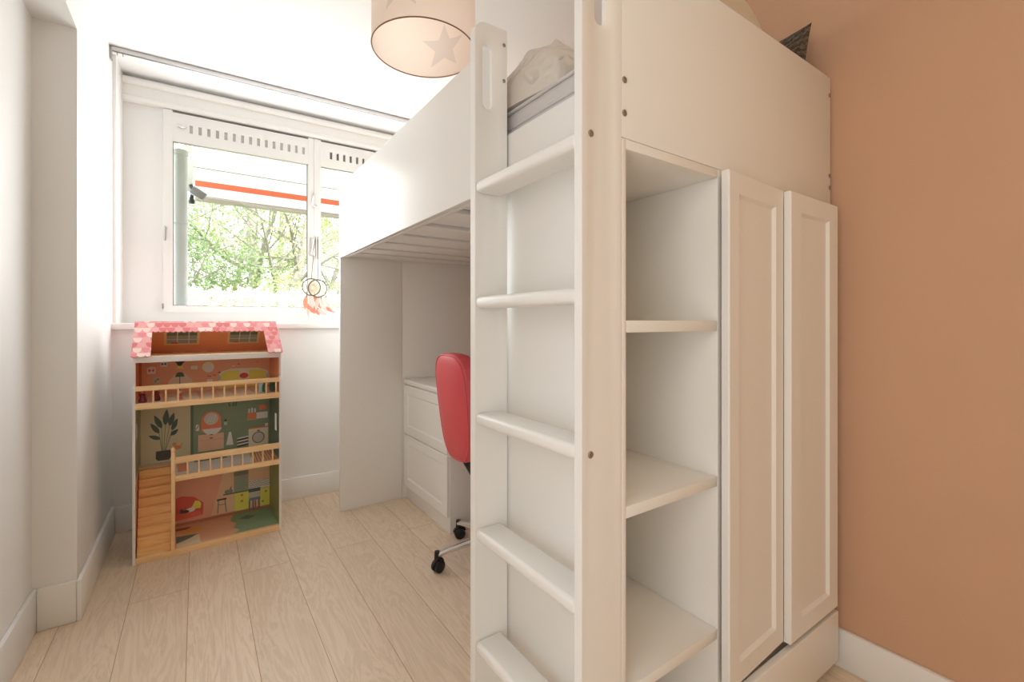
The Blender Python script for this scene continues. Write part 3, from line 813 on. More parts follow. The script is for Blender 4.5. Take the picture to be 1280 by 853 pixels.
# printed back wall
YP = 0.285
b = MB(); b.mat(M['toywhite']); b.box(0.0102, DW - 0.0102, 0.288, DD, 0.0, 0.907)
LV = [0]
def pr(pts, mm, k=1): b.mat(mm); b.poly([(x, 0.288 - 0.0006 * k, z) for x, z in pts])
def pe(cx, cz, rx, rz, mm, k=1, n=20): pr([(cx + rx * math.cos(2 * PI * i / n), cz + rz * math.sin(2 * PI * i / n)) for i in range(n)], mm, k)
def leaf(bx, bz, tx, tz, w, mm, k=1):
    dx, dz = tx - bx, tz - bz; L = math.hypot(dx, dz); px_, pz_ = -dz / L, dx / L; out = []
    for s_, ww in ((0, 0.25), (0.2, 0.85), (0.45, 1.0), (0.7, 0.7), (0.9, 0.28), (1.0, 0.0)): out.append((bx + dx * s_ + px_ * w * ww, bz + dz * s_ + pz_ * w * ww))
    for s_, ww in ((0.9, 0.28), (0.7, 0.7), (0.45, 1.0), (0.2, 0.85), (0, 0.25)): out.append((bx + dx * s_ - px_ * w * ww, bz + dz * s_ - pz_ * w * ww))
    pr(out, mm, k)
def line(x0, z0, x1, z1, w, mm, k=1):
    dx, dz = x1 - x0, z1 - z0; L = math.hypot(dx, dz); a, c = -dz / L * w / 2, dx / L * w / 2
    pr([(x0 + a, z0 + c), (x1 + a, z1 + c), (x1 - a, z1 - c), (x0 - a, z0 - c)], mm, k)
WHT = flat('white', 226, 218, 208); DKG = flat('dark_green', 34, 66, 56); BLK = flat('black', 34, 34, 36); YEL = flat('yellow', 232, 192, 78); ORG = flat('orange', 204, 104, 66); RED = flat('red', 178, 62, 50); GRY = flat('grey', 170, 168, 160); SKY = flat('powder_blue', 150, 166, 178); PNK = flat('pink', 224, 164, 140)
# top storey: peach room
pr(rect(0.0102, DW - 0.0102, 0.702, 0.880), flat('peach_room', 224, 142, 112))
pr(rect(0.0102, 0.021, 0.702, 0.880), flat('brown_corner', 168, 92, 62), 2)
pr([(0.123, 0.745), (0.128, 0.765), (0.145, 0.790), (0.173, 0.803), (0.200, 0.792), (0.220, 0.768), (0.228, 0.745)], flat('mist', 188, 176, 156), 2)
for cx, cz, s_ in ((0.058, 0.822, 0.017), (0.107, 0.851, 0.014)):
    pr([(cx - s_, cz - s_), (cx + s_, cz - s_), (cx + s_, cz + s_ * .7), (cx, cz + s_ * 1.2), (cx - s_, cz + s_ * .7)], WHT, 2)
    mm = RED if s_ > .015 else BLK
    pr([(cx, cz), (cx - s_ * .75, cz + s_ * .55), (cx - s_ * .55, cz - s_ * .5)], mm, 3); pr([(cx, cz), (cx + s_ * .75, cz + s_ * .55), (cx + s_ * .55, cz - s_ * .5)], mm, 3)
pe(0.079, 0.771, 0.019, 0.019, GRY, 2); line(0.072, 0.765, 0.088, 0.780, 0.004, BLK, 3); pe(0.083, 0.768, 0.006, 0.004, YEL, 4)
pe(0.171, 0.851, 0.012, 0.013, BLK, 3); leaf(0.171, 0.850, 0.150, 0.862, 0.005, BLK, 3); leaf(0.171, 0.850, 0.193, 0.862, 0.005, BLK, 3); leaf(0.171, 0.855, 0.171, 0.879, 0.004, BLK, 3)
pr([(0.158, 0.824), (0.188, 0.824), (0.181, 0.838), (0.163, 0.838)], YEL, 4)
pr([(0.152, 0.783), (0.156, 0.797), (0.164, 0.806), (0.180, 0.806), (0.187, 0.797), (0.191, 0.783)], DKG, 4); line(0.1715, 0.783, 0.1715, 0.704, 0.003, DKG, 4)
pr(rect(0.218, 0.246, 0.818, 0.835), WHT, 2); line(0.222, 0.829, 0.231, 0.824, .003, YEL, 3); line(0.240, 0.829, 0.231, 0.824, .003, YEL, 3)
pe(0.292, 0.826, 0.027, 0.027, flat('straw', 236, 206, 130), 2); pe(0.293, 0.821, 0.024, 0.024, flat('mirror_grey', 216, 206, 198), 3)
for dx, dz in ((0, 0), (0.022, 0.004)): pr([(0.288 + dx, 0.774 + dz), (0.304 + dx, 0.779 + dz), (0.304 + dx, 0.771 + dz), (0.288 + dx, 0.781 + dz)], RED, 2)
pr(rect(0.287, 0.312, 0.745, 0.762), WHT, 2)
pr([(0.338, 0.750), (0.342, 0.786), (0.352, 0.800), (0.396, 0.812), (0.517, 0.809), (0.560, 0.797), (0.572, 0.784), (0.572, 0.750)], flat('cream', 232, 210, 176), 2)
pr([(0.345, 0.750), (0.349, 0.782), (0.365, 0.796), (0.430, 0.800), (0.430, 0.750)], YEL, 3); pr([(0.478, 0.750), (0.478, 0.800), (0.535, 0.797), (0.560, 0.782), (0.563, 0.750)], YEL, 3)
pe(0.454, 0.770, 0.021, 0.015, RED, 4); pe(0.341, 0.765, 0.008, 0.011, SKY, 4); pe(0.569, 0.763, 0.008, 0.012, SKY, 4)
pr(rect(0.338, 0.572, 0.712, 0.750), flat('ochre', 214, 176, 96), 3)
pr([(0.336, 0.792), (0.346, 0.792), (0.346, 0.797), (0.336, 0.797)], BLK, 3); pe(0.429, 0.833, 0.006, 0.003, RED, 2); pe(0.405, 0.824, 0.006, 0.003, WHT, 2); pe(0.52, 0.842, 0.005, 0.003, ORG, 2)
# middle storey: plant room and bathroom
pr(rect(0.0102, 0.220, 0.362, 0.6755), flat('stone', 170, 164, 138)); pr(rect(0.220, DW - 0.0102, 0.362, 0.6755), P_GREEN); pr(rect(0.216, 0.228, 0.362, 0.6755), P_GREEN_D, 2)
pr(rect(0.0102, 0.018, 0.362, 0.6755), flat('grey_green', 132, 132, 108), 2)
PL = (0.104, 0.412)
for tipx, tipz, bx, bz, w in ((0.119, 0.625, 0.113, 0.548, 0.013), (0.069, 0.600, 0.098, 0.534, 0.012), (0.054, 0.562, 0.088, 0.510, 0.011), (0.047, 0.501, 0.092, 0.480, 0.010), (0.148, 0.605, 0.130, 0.542, 0.012), (0.162, 0.574, 0.140, 0.518, 0.011), (0.166, 0.519, 0.135, 0.492, 0.010)):
    leaf(bx, bz, tipx, tipz, w, DKG, 3); line(bx, bz, 0.104 + (bx - 0.104) * .25, 0.415, 0.003, flat('stem_green', 96, 116, 84), 2)
pr([(0.075, 0.385), (0.077, 0.420), (0.134, 0.420), (0.136, 0.385), (0.128, 0.372), (0.084, 0.372)], BLK, 4)
pe(0.150, 0.445, 0.009, 0.009, flat('ginger', 176, 112, 52), 3); pe(0.160, 0.427, 0.018, 0.010, flat('ginger', 176, 112, 52), 3); line(0.176, 0.428, 0.180, 0.446, .004, flat('ginger', 176, 112, 52), 3)
pr([(0.262, 0.486)] + [(0.3055 + 0.0435 * math.cos(PI - PI * i / 12), 0.545 + 0.047 * math.sin(PI * i / 12)) for i in range(13)] + [(0.349, 0.486)], ORG, 2)
pe(0.305, 0.553, 0.032, 0.032, GRY, 3)
for k in range(3): line(0.288 + 0.012 * k, 0.535, 0.302 + 0.012 * k, 0.572, 0.003, WHT, 4)
pr([(0.265, 0.502), (0.353, 0.502), (0.340, 0.482), (0.324, 0.470), (0.292, 0.470), (0.278, 0.482)], WHT, 4)
pr(rect(0.248, 0.361, 0.388, 0.474), flat('rose_beige', 208, 158, 132), 2); line(0.248, 0.444, 0.361, 0.444, 0.002, P_TERRA, 3); pr(rect(0.298, 0.312, 0.450, 0.455), BLK, 5); pr(rect(0.298, 0.312, 0.468, 0.472), BLK, 5)
pr(rect(0.238, 0.252, 0.498, 0.530), WHT, 2); line(0.240, 0.505, 0.250, 0.526, .004, RED, 3); pr(rect(0.362, 0.376, 0.512, 0.530), SKY, 2); pr(rect(0.364, 0.374, 0.532, 0.542), BLK, 2)
pr([(0.371, 0.404), (0.405, 0.402), (0.394, 0.472), (0.384, 0.472)], WHT, 2)
for k in range(3): pr([(0.422, 0.384 + 0.017 * k), (0.475, 0.390 + 0.017 * k), (0.475, 0.399 + 0.017 * k), (0.422, 0.393 + 0.017 * k)], BLK if k != 1 else flat('olive_stack', 62, 76, 52), 3); pr([(0.422, 0.393 + 0.017 * k), (0.475, 0.399 + 0.017 * k), (0.475, 0.406 + 0.017 * k), (0.422, 0.400 + 0.017 * k)], WHT, 3)
pr(rect(0.476, 0.572, 0.378, 0.474), flat('washer', 206, 188, 168), 2); pe(0.523, 0.424, 0.031, 0.032, flat('washer_ring', 92, 88, 92), 3); pe(0.523, 0.424, 0.026, 0.027, GRY, 4); pr(rect(0.518, 0.530, 0.458, 0.464), BLK, 3); pr(rect(0.541, 0.568, 0.455, 0.468), WHT, 3)
pr(rect(0.476, 0.572, 0.474, 0.480), ORG, 3); pr(rect(0.556, 0.570, 0.481, 0.497), WHT, 3)
pr(rect(0.470, 0.514, 0.529, 0.562), ORG, 3); pr(rect(0.514, 0.569, 0.527, 0.562), WHT, 3); pr(rect(0.527, 0.563, 0.574, 0.602), ORG, 3)
for k in range(3): pr(rect(0.474 + 0.014 * k, 0.483 + 0.014 * k, 0.563, 0.586 + 0.004 * (k % 2)), WHT, 3)
line(0.468, 0.527, 0.514, 0.525, 0.003, PNK, 4)
for cx in (0.388, 0.402, 0.414): line(cx, 0.608, cx + (0.006 if cx > .4 else -.004), 0.630, 0.006, flat('towel_green', 54, 72, 54), 2)
# ground storey: living room and kitchen
pr(rect(0.0102, DW - 0.0102, 0.026, 0.336), flat('dusk_peach', 200, 140, 116))
pr([(0.304, 0.045), (0.349, 0.220), (0.372, 0.336), (DW - 0.0102, 0.336), (DW - 0.0102, 0.045)], flat('light_peach', 222, 164, 132), 2)
pr(rect(0.0102, DW - 0.0102, 0.026, 0.040), flat('brown_skirt', 150, 98, 66), 3)
pr([(0.155, 0.064), (0.155, 0.168), (0.180, 0.174), (0.232, 0.160), (0.271, 0.122), (0.268, 0.060)], RED, 3); pr([(0.150, 0.054), (0.150, 0.088), (0.255, 0.084), (0.268, 0.060)], flat('coral', 200, 84, 62), 4)
pr([(0.216, 0.100), (0.236, 0.140), (0.252, 0.136), (0.262, 0.120), (0.258, 0.098)], YEL, 5); pe(0.216, 0.098, 0.020, 0.011, WHT, 6); pe(0.190, 0.094, 0.020, 0.008, BLK, 7); pe(0.178, 0.103, 0.007, 0.007, BLK, 7)
pr(rect(0.330, 0.373, 0.115, 0.124), BLK, 4)
for x0, x1 in ((0.337, 0.333), (0.366, 0.372)): line(x0, 0.115, x1, 0.050, 0.004, SKY if False else flat('steel_blue', 74, 92, 98), 4)
line(0.336, 0.092, 0.369, 0.092, 0.003, flat('steel_blue', 74, 92, 98), 4)
pr(rect(0.358, 0.478, 0.138, 0.145), flat('slate_top', 66, 84, 80), 5); pr(rect(0.410, 0.476, 0.042, 0.138), YEL, 4); pe(0.444, 0.122, 0.006, 0.006, flat('knob_brown', 160, 104, 42), 5); pe(0.444, 0.090, 0.006, 0.006, flat('knob_brown', 160, 104, 42), 5)
pr(rect(0.533, DW - 0.0102, 0.041, 0.137), YEL, 4); pe(0.560, 0.118, 0.006, 0.006, flat('knob_brown', 160, 104, 42), 5); pe(0.545, 0.066, 0.006, 0.006, flat('knob_brown', 160, 104, 42), 5)
pr(rect(0.407, 0.475, 0.146, 0.336), flat('hood_grey', 122, 136, 120), 3); pr(rect(0.407, 0.475, 0.230, 0.252), flat('hood_shadow', 104, 96, 88), 4)
pr([(0.476, 0.150), (0.476, 0.192), (DW - 0.0102, 0.186), (DW - 0.0102, 0.140)], WHT, 3)
for k in range(5):
    for q in range(8): pr(rect(0.478 + 0.0125 * q + (0.006 if k % 2 else 0), 0.486 + 0.0125 * q + (0.006 if k % 2 else 0), 0.152 + 0.008 * k, 0.155 + 0.008 * k), flat('grout_brown', 120, 98, 88), 4)
pr(rect(0.476, 0.533, 0.128, 0.147), flat('teal_chair', 58, 84, 88), 6); pr(rect(0.480, 0.531, 0.094, 0.128), flat('chair_seat', 176, 168, 160), 5); pr(rect(0.478, 0.533, 0.082, 0.096), flat('chair_blue', 92, 122, 134), 6)
for x0 in (0.480, 0.497, 0.526): line(x0, 0.084, x0, 0.034, 0.006, flat('teal_chair', 58, 84, 88), 6)
pr(rect(0.505, 0.512, 0.040, 0.08), RED, 5)
pe(0.376, 0.155, 0.012, 0.010, flat('bowl_grey', 106, 116, 104), 5); pe(0.393, 0.155, 0.009, 0.011, flat('bowl_grey', 106, 116, 104), 5); leaf(0.388, 0.160, 0.395, 0.182, .004, flat('bowl_grey', 106, 116, 104), 5)
dpart(b, 'back_panel', smooth=0)

# attic: gables, sloped back with printed windows, pink tiled front
b = MB(); b.mat(M['toywhite']); tri = [(0.018, 0.907), (DD, 0.907), (0.158, 1.057)]
b.plate(tri, [], 0.008, YZ(0.0102)); dpart(b, 'gable_panel')
b = MB(); b.mat(M['toywhite']); b.plate(tri, [], 0.008, YZ(DW - 0.0182)); dpart(b, 'gable_panel')
ang = math.atan2(0.150, -0.142)
# back slope frame: local (x, s) up the slope; normal pointing inwards
sl = Vector((0, 0.158 - DD, 1.057 - 0.907)).normalized(); nl = Vector((0, -sl.z, sl.y)) if True else None
def slope_xf(y0, z0, d, nn): return Matrix(((1, 0, 0, 0), (0, d.y, nn.y, y0), (0, d.z, nn.z, z0), (0, 0, 0, 1)))
nb = Vector((0, -sl.z, sl.y)); nb = -nb if nb.y > 0 else nb
BX = slope_xf(DD, 0.907, sl, nb); SL = math.hypot(0.142, 0.150)
b = MB(); b.mat(M['rooftile']); b.plate(rect(0.0, DW, 0.0, SL), [], -0.006, BX)
def ps(pts, mm, k): b.mat(mm); b.poly([BX @ Vector((x, s_, 0.0006 * k)) for x, s_ in pts])
ps(rect(0.019, DW - 0.019, 0.004, SL - 0.006), flat('rust_attic', 212, 132, 88), 1)
for x0, x1, s0, s1 in ((0.108, 0.252, 0.055, 0.172), (0.372, 0.520, 0.055, 0.172)):
    ps(rect(x0, x1, s0, s1), flat('tan_frame', 204, 168, 124), 2); ps(rect(x0 + .011, x1 - .011, s0 + .011, s1 - .009), flat('night_green', 116, 136, 124), 3)
    ps(rect(x0 + .011, x1 - .011, s1 - .05, s1 - .009), flat('forest', 58, 92, 68), 4); ps(rect(x0 + .011, x1 - .011, (s0 + s1) / 2 - .02, (s0 + s1) / 2 - .017), WHT, 5)
    for fx in (0.36, 0.68): ps(rect(x0 + (x1 - x0) * fx, x0 + (x1 - x0) * fx + .003, s0 + .011, s1 - .009), WHT, 5)
    ps(rect(x0 + .03, x0 + .055, s0 + .011, s0 + .02), RED, 6)
dpart(b, 'roof_back', smooth=0)
# front roof frame with scalloped inner edge
fsl = Vector((0, 0.160, 0.155)).normalized(); fn = Vector((0, -fsl.z, fsl.y))
FXm = slope_xf(-0.004, 0.905, fsl, fn); FL = math.hypot(0.160, 0.155)
band = FL - 0.066
def scallop(x0, x1, s_, n_, up):
    pts = []
    for i in range(n_):
        for j in range(1 if i else 0, 5):
            xx = x0 + (x1 - x0) * (i + j / 4) / n_
            pts.append((xx, s_ + up * 0.006 * math.sin(PI * j / 4)))
    return pts
outer = scallop(-0.005, 0.062, 0.004, 3, -1) + scallop(0.066, DW - 0.066, band, 21, -1) + scallop(DW - 0.062, DW + 0.005, 0.004, 3, -1) + [(DW - 0.002, FL), (0.002, FL)]
b = MB(); b.mat(M['rooftile']); b.plate(outer, [], 0.006, FXm); dpart(b, 'roof', smooth=20)

# balustrades, newel post, stair
b = MB(); b.box(0.0102, DW - 0.0102, -0.002, 0.010, 0.757, 0.778, 0.001); r2 = dpart(b, 'railing', M['pine'])
for k in range(12):
    x0 = 0.012 + 0.0565 + 0.0447 * k; b = MB(); b.box(x0, x0 + 0.0065, 0.0, 0.008, 0.7005, 0.758, 0.0008); dpart(b, 'baluster', M['pinez'], r2)
b = MB(); b.box(0.1505, DW - 0.0102, -0.002, 0.010, 0.417, 0.445, 0.001); r1 = dpart(b, 'railing', M['pine'])
for k in range(9):
    x0 = 0.152 + 0.0405 + 0.0440 * k; b = MB(); b.box(x0, x0 + 0.0065, 0.0, 0.008, 0.3615, 0.418, 0.0008); dpart(b, 'baluster', M['pinez'], r1)
b = MB(); b.box(0.1345, 0.1500, -0.006, 0.012, 0.0255, 0.470, 0.002); b.lathe([(0.0, 0.464), (0.0078, 0.464), (0.0070, 0.472), (0.0085, 0.478), (0.0075, 0.486), (0.004, 0.4905), (0, 0.4915)], (0.1422, 0.003, 0), 14); dpart(b, 'newel_post', M['pinez'], smooth=50)
b = MB(); NST = 9
prof = [(0.012, 0.0265)]
for k in range(NST):
    y0 = 0.012 + k * 0.0245; z1 = 0.0265 + (k + 1) * 0.0365
    prof += [(y0, z1 - 0.008), (y0 - 0.003, z1 - 0.006), (y0 - 0.003, z1), (y0 + 0.0245, z1)]
prof += [(0.012 + NST * 0.0245, 0.03)]
b.mat(M['stair']); b.plate(prof, [], 0.1195, YZ(0.0145)); dpart(b, 'staircase', smooth=0)

# little toys standing in the dollhouse balcony room
DM = WM[dh.name]
def toy(name, label, cat, x, y, z, parts):
    p = DM @ Vector((x, y, z)); o_ = thing(name, label, cat, p, DA, 'little toys on the dollhouse balcony')
    for nm, bb, mm in parts: bb.build(nm, mm, o_, local=True, smooth=50)
    return o_
def figure(hh, w):
    a = MB(); a.lathe([(0, 0), (w, 0), (w * 1.05, hh * .15), (w * .7, hh * .45), (w * .9, hh * .6), (w * .35, hh * .68), (0, hh * .69)], (0, 0, 0), 14)
    c = MB(); c.lathe([(0, hh * .66), (w * .5, hh * .70), (w * .62, hh * .82), (w * .5, hh * .94), (0, hh)], (0, 0, 0), 14)
    return a, c
a, c_ = figure(0.056, 0.015); mr = paint('toy_maroon', (0.16, 0.02, 0.025, 1), 0.4, 0.1, 30, 0); mr2 = paint('toy_rose', (0.5, 0.12, 0.10, 1), 0.4, 0.1, 30, 0)
toy('toy_figurine', 'small maroon toy figure at the left end of the dollhouse top balcony', 'toy', 0.034, 0.035, 0.7032, [('body', a, mr), ('head', c_, mr2)])
a, c_ = figure(0.062, 0.014)
toy('toy_figurine', 'small maroon toy figure with rosy head, second along the dollhouse top balcony', 'toy', 0.082, 0.055, 0.7032, [('body', a, mr), ('head', c_, mr2)])
a, c_ = figure(0.036, 0.009)
toy('toy_figurine', 'tiny coral toy figure near the third baluster gap of the dollhouse top balcony', 'toy', 0.168, 0.05, 0.7032, [('body', a, mr2), ('head', c_, paint('toy_cream', (0.7, 0.5, 0.4, 1), 0.5, 0.05, 20, 0))])
mg = paint('toy_green', (0.02, 0.13, 0.06, 1), 0.35, 0.1, 30, 0)
a = MB(); a.box(-0.019, 0.019, -0.012, 0.012, 0.0, 0.058, 0.002)
c_ = MB(); c_.lathe([(0, 0.004), (0.010, 0.004), (0.011, 0.03), (0.008, 0.042), (0.004, 0.046), (0.004, 0.052), (0, 0.052)], (0.006, -0.018, 0), 14)
toy('toy_wardrobe', 'pale blue toy cupboard with green bottle at the right of the dollhouse top balcony', 'toy', 0.510, 0.05, 0.7032, [('cabinet', a, paint('toy_blue', (0.48, 0.56, 0.62, 1), 0.4, 0.05, 20, 0)), ('bottle', c_, mg)])
a = MB(); a.box(-0.012, 0.012, -0.010, 0.010, 0.004, 0.054, 0.003); c_ = MB()
for k in range(3): c_.box(-0.0125, 0.0125, -0.0112, -0.0095, 0.010 + 0.015 * k, 0.018 + 0.015 * k, 0.001)
toy('toy_cabinet', 'dark grey toy cabinet at the far right end of the dollhouse top balcony', 'toy', 0.553, 0.045, 0.7032, [('cabinet', a, paint('toy_charcoal', (0.05, 0.06, 0.06, 1), 0.4, 0.1, 30, 0)), ('drawer_fronts', c_, mg)])

# ------------------------------------------------------------------ dreamcatchers hanging from the window handle
def dreamcatcher(label, cx, cz, rr, yoff, web, hang, feathers, seed):
    rnd = random.Random(seed)
    c = BK @ Vector((cx, yoff, cz)); o_ = thing('dreamcatcher', label, 'dreamcatcher', c, math.atan(-0.03), 'dreamcatchers on the window handle')
    b = MB(); b.ring((0, 0, 0), rr, 0.0040, (1, 0, 0), (0, 0, 1), 40, 6); b.build('hoop', M['cord'], o_, local=True, smooth=60)
    b = MB(); wc, wr_ = web
    for k in range(10):
        a = 2 * PI * k / 10; a2 = 2 * PI * (k + 3) / 10
        b.tube([(wc[0] + wr_ * math.cos(a), 0.001, wc[1] + wr_ * math.sin(a)), (wc[0] + wr_ * math.cos(a2), 0.001, wc[1] + wr_ * math.sin(a2))], 0.0014, 5)
    for q in (0.45, 0.7, 1.0): b.ring((wc[0], 0.001, wc[1]), wr_ * q, 0.0016, (1, 0, 0), (0, 0, 1), 24, 5)
    b.build('web', M['web'], o_, local=True, smooth=60)
    b = MB(); b.tube([(0, 0, rr)] + [(p[0] - cx, p[1] - yoff, p[2] - cz) for p in hang], 0.0018, 6); b.build('hanging_cord', M['cord'], o_, local=True)
    for (fx, fz, ln, an, pink) in feathers:
        b = MB(); b.mat(M['featherpink'] if pink else M['feather'])
        d = Vector((math.sin(an), 0, -math.cos(an))); sdir = Vector((math.cos(an), 0, math.sin(an))); rows = []
        for i in range(8):
            s_ = i / 7; w = 0.0125 * math.sin(PI * min(1, 0.12 + 0.88 * s_)) ** 0.8 + 0.001
            ctr = Vector((fx, 0.0, fz)) + d * (ln * s_) + Vector((0, -0.012 * math.sin(PI * s_ * .8) - 0.004 * rnd.random(), 0)) + sdir * (0.012 * s_ * s_)
            rows.append([ctr - sdir * w + Vector((0, 0.006, 0)), ctr + Vector((0, -0.001, 0)), ctr + sdir * w + Vector((0, 0.006, 0)), ctr + Vector((0, 0.001, 0))])
        b.loft(rows)
        b.mat(M['cord']); b.tube([(fx, 0, fz + 0.02), (fx, 0, fz)], 0.0012, 5); b.tube([(fx, -0.001, fz + 0.004), (fx, -0.001, fz - 0.006)], 0.003, 6)
        b.build('feather', None, o_, local=True, smooth=60)
    return o_
hk = (0.628, 0.178, 1.60)
dreamcatcher('small hoop dreamcatcher with cream web and coral feathers, left one on the window handle', 0.603, 1.286, 0.054, 0.165, ((0.012, -0.005), 0.034), [(0.612, 0.170, 1.45), hk],
             [(-0.03, -0.06, 0.085, -0.25, False), (-0.008, -0.05, 0.10, 0.1, True), (0.018, -0.055, 0.09, 0.3, False), (-0.034, -0.105, 0.085, 0.55, False), (-0.015, -0.125, 0.065, -0.2, True), (0.012, -0.12, 0.07, 0.35, False)], 4)
dreamcatcher('open hoop dreamcatcher with trailing pink feathers, right one on the window handle', 0.638, 1.278, 0.056, 0.150, ((-0.030, 0.004), 0.026), [(0.643, 0.160, 1.45), (0.644, 0.176, 1.60)],
             [(0.008, -0.058, 0.085, -0.4, True), (0.022, -0.06, 0.10, 0.2, True), (0.05, -0.05, 0.06, 0.05, True), (0.04, -0.115, 0.075, 0.9, False), (0.0, -0.13, 0.065, 0.75, True), (0.06, -0.09, 0.085, 0.4, True)], 9)

# ------------------------------------------------------------------ outside the window
b = MB(); b.box(-30, 40, 3.46, 60, -0.45, -0.35); struct(b.build('ground', M['lawn'], smooth=0))
dp = thing('drainpipe', 'grey vertical drainpipe right outside the window, left edge', 'pipe', (-0.083, 3.475, -0.35))
b = MB(); b.tube([(-0.083, 3.475, -0.35), (-0.083, 3.475, 2.085)], 0.036, 24); b.build('pipe_run', M['pipe'], dp, smooth=60)
b = MB(); b.lathe([(0.0362, 0), (0.039, 0.003), (0.039, 0.012), (0.0362, 0.015)], (-0.083, 3.475, 1.66), 24, False); b.build('pipe_collar', M['pipe'], dp)
b = MB(); b.lathe([(0.0, 0), (0.041, 0), (0.041, 0.03), (0.0, 0.03)], (-0.083, 3.475, 2.085), 24); b.build('pipe_end', M['pipe'], dp)

aw = thing('awning', 'white awning with an orange striped valance outside the window', 'awning', (1.6, 4.5, 2.05))
X0a, X1a = -0.035, 3.4
b = MB(); b.loft([[(X0a, 3.50, 2.72), (X0a, 4.60, 2.352), (X0a, 4.60, 2.346), (X0a, 3.50, 2.712)], [(X1a, 3.50, 2.72), (X1a, 4.60, 2.352), (X1a, 4.60, 2.346), (X1a, 3.50, 2.712)]]); b.build('canopy', M['awning'], aw, smooth=0)
b = MB(); b.box(X0a, X1a, 4.600, 4.616, 2.338, 2.356); b.build('seam_bar', M['bar'], aw, smooth=0)
b = MB(); b.mat(M['barwhite']); b.box(X0a, X1a, 4.602, 4.606, 2.236, 2.338); b.mat(M['orange']); b.box(X0a + 0.02, X1a, 4.602, 4.606, 2.186, 2.236); b.mat(M['barwhite']); b.box(X0a, X1a, 4.602, 4.606, 2.105, 2.186)
b.build('valance', None, aw, smooth=0)
b = MB(); b.box(X0a + 0.02, X1a, 4.585, 4.64, 2.066, 2.105, 0.006); b.tube([(X0a + 0.03, 4.575, 2.078), (X1a, 4.575, 2.060)], 0.012, 10); b.build('front_bar', M['bar'], aw, smooth=40)
b = MB(); b.tube([(0.02, 4.565, 2.094), (0.30, 4.562, 2.088), (0.36, 4.57, 2.072), (0.55, 4.57, 2.070)], [0.012, 0.012, 0.018, 0.012], 10); b.build('folding_arm', M['bar'], aw, smooth=40)

fl_ = thing('floodlight', 'small black and grey floodlight mounted beside the drainpipe outside', 'light', (-0.03, 3.70, 1.93))
b = MB(); b.box(-0.075, -0.022, 3.72, 3.74, 1.93, 2.14, 0.003); b.build('mounting_plate', M['barwhite'], fl_)
FX = Matrix.Translation((0.005, 3.70, 1.92)) @ Matrix.Rotation(0.55, 4, 'Y') @ Matrix.Rotation(0.3, 4, 'X')
b = MB(); b.box(-0.04, 0.045, -0.025, 0.02, -0.022, 0.026, 0.006, xf=FX); b.build('lamp_housing', M['slot'], fl_)
b = MB(); b.box(-0.036, 0.041, -0.022, 0.018, -0.028, -0.0215, 0.002, xf=FX); b.build('lamp_lens', M['alu'], fl_)
b = MB(); b.tube([(-0.035, 3.71, 1.97), (-0.02, 3.70, 1.93), (-0.036, 3.70, 1.86)], 0.012, 10); b.lathe([(0, 0), (0.016, 0), (0.018, 0.02), (0.01, 0.035), (0, 0.035)], (-0.03, 3.70, 1.845), 14); b.build('sensor', M['black'], fl_)

def leaves(b, pts, size, rnd):
    for p in pts:
        d1 = Vector((rnd.gauss(0, 1), rnd.gauss(0, 1), rnd.gauss(0, 1))).normalized(); d2 = d1.cross(Vector((rnd.gauss(0, 1), rnd.gauss(0, 1), rnd.gauss(0, 1)))).normalized()
        s_ = size * rnd.uniform(0.6, 1.3); p = Vector(p)
        v = [b.bm.verts.new(q) for q in (p - d1 * s_, p + d2 * s_ * .5, p + d1 * s_, p - d2 * s_ * .5)]
        b.face(v)
def tree(label, x, y, hgt, r0, spread, nleaf, leafmat, seed, fork=1, lean=0.0, zlow=0.25, lsize=0.034):
    rnd = random.Random(seed); o_ = thing('garden_tree', label, 'tree', (x, y, -0.35), 0, 'trees beyond the hedge')
    b = MB(); tips = []
    def branch(p, d, ln, r, lev):
        pts = [p]; rs = [r]; n_ = 6; q = p.copy(); dd = d.copy()
        for i in range(n_):
            dd = (dd + Vector((rnd.gauss(0, .09), rnd.gauss(0, .09), rnd.gauss(0.03, .06)))).normalized(); q = q + dd * (ln / n_); pts.append(q.copy()); rs.append(r * (1 - 0.62 * (i + 1) / n_))
        b.tube(pts, rs, 8 if lev < 2 else 5)
        if lev >= 2: tips.extend(pts[2:])
        if lev < 3:
            k = (9, 6, 4)[lev]
            for j in range(k):
                s_ = zlow + (1 - zlow) * (j + rnd.random()) / k if lev == 0 else 0.25 + 0.75 * (j + rnd.random()) / k
                i = min(n_ - 1, int(s_ * n_)); pp = pts[i].lerp(pts[i + 1], s_ * n_ - i)
                a = rnd.uniform(0, 2 * PI); up = rnd.uniform(0.15, 0.9)
                nd = (Vector((math.cos(a), math.sin(a), up))).normalized() if lev == 0 else (dd + Vector((rnd.gauss(0, .8), rnd.gauss(0, .8), rnd.gauss(.1, .5)))).normalized()
                branch(pp, nd, ln * (spread if lev == 0 else 0.55) * rnd.uniform(.7, 1.1), rs[i] * (0.45 if lev == 0 else 0.5), lev + 1)
    for f_ in range(fork):
        branch(Vector((x + 0.28 * f_, y + 0.1 * f_, -0.35)), Vector((lean + 0.16 * f_ - 0.05 * (fork > 1), 0, 1)).normalized(), hgt * (1 - .08 * f_), r0 * (1 - .15 * f_), 0)
    b.build('trunk', M['bark'], o_, smooth=60)
    b = MB(); pts = []
    for k in range(nleaf):
        tp = rnd.choice(tips); pts.append(tp + Vector((rnd.gauss(0, .16), rnd.gauss(0, .16), rnd.gauss(0, .14))))
    leaves(b, pts, lsize, rnd); b.build('crown', leafmat, o_, smooth=0)
tree('tall forked grey tree in the middle of the window view', 1.15, 11.2, 7.0, 0.150, 0.42, 6500, M['leaf2'], 21, 2, -0.03, 0.22)
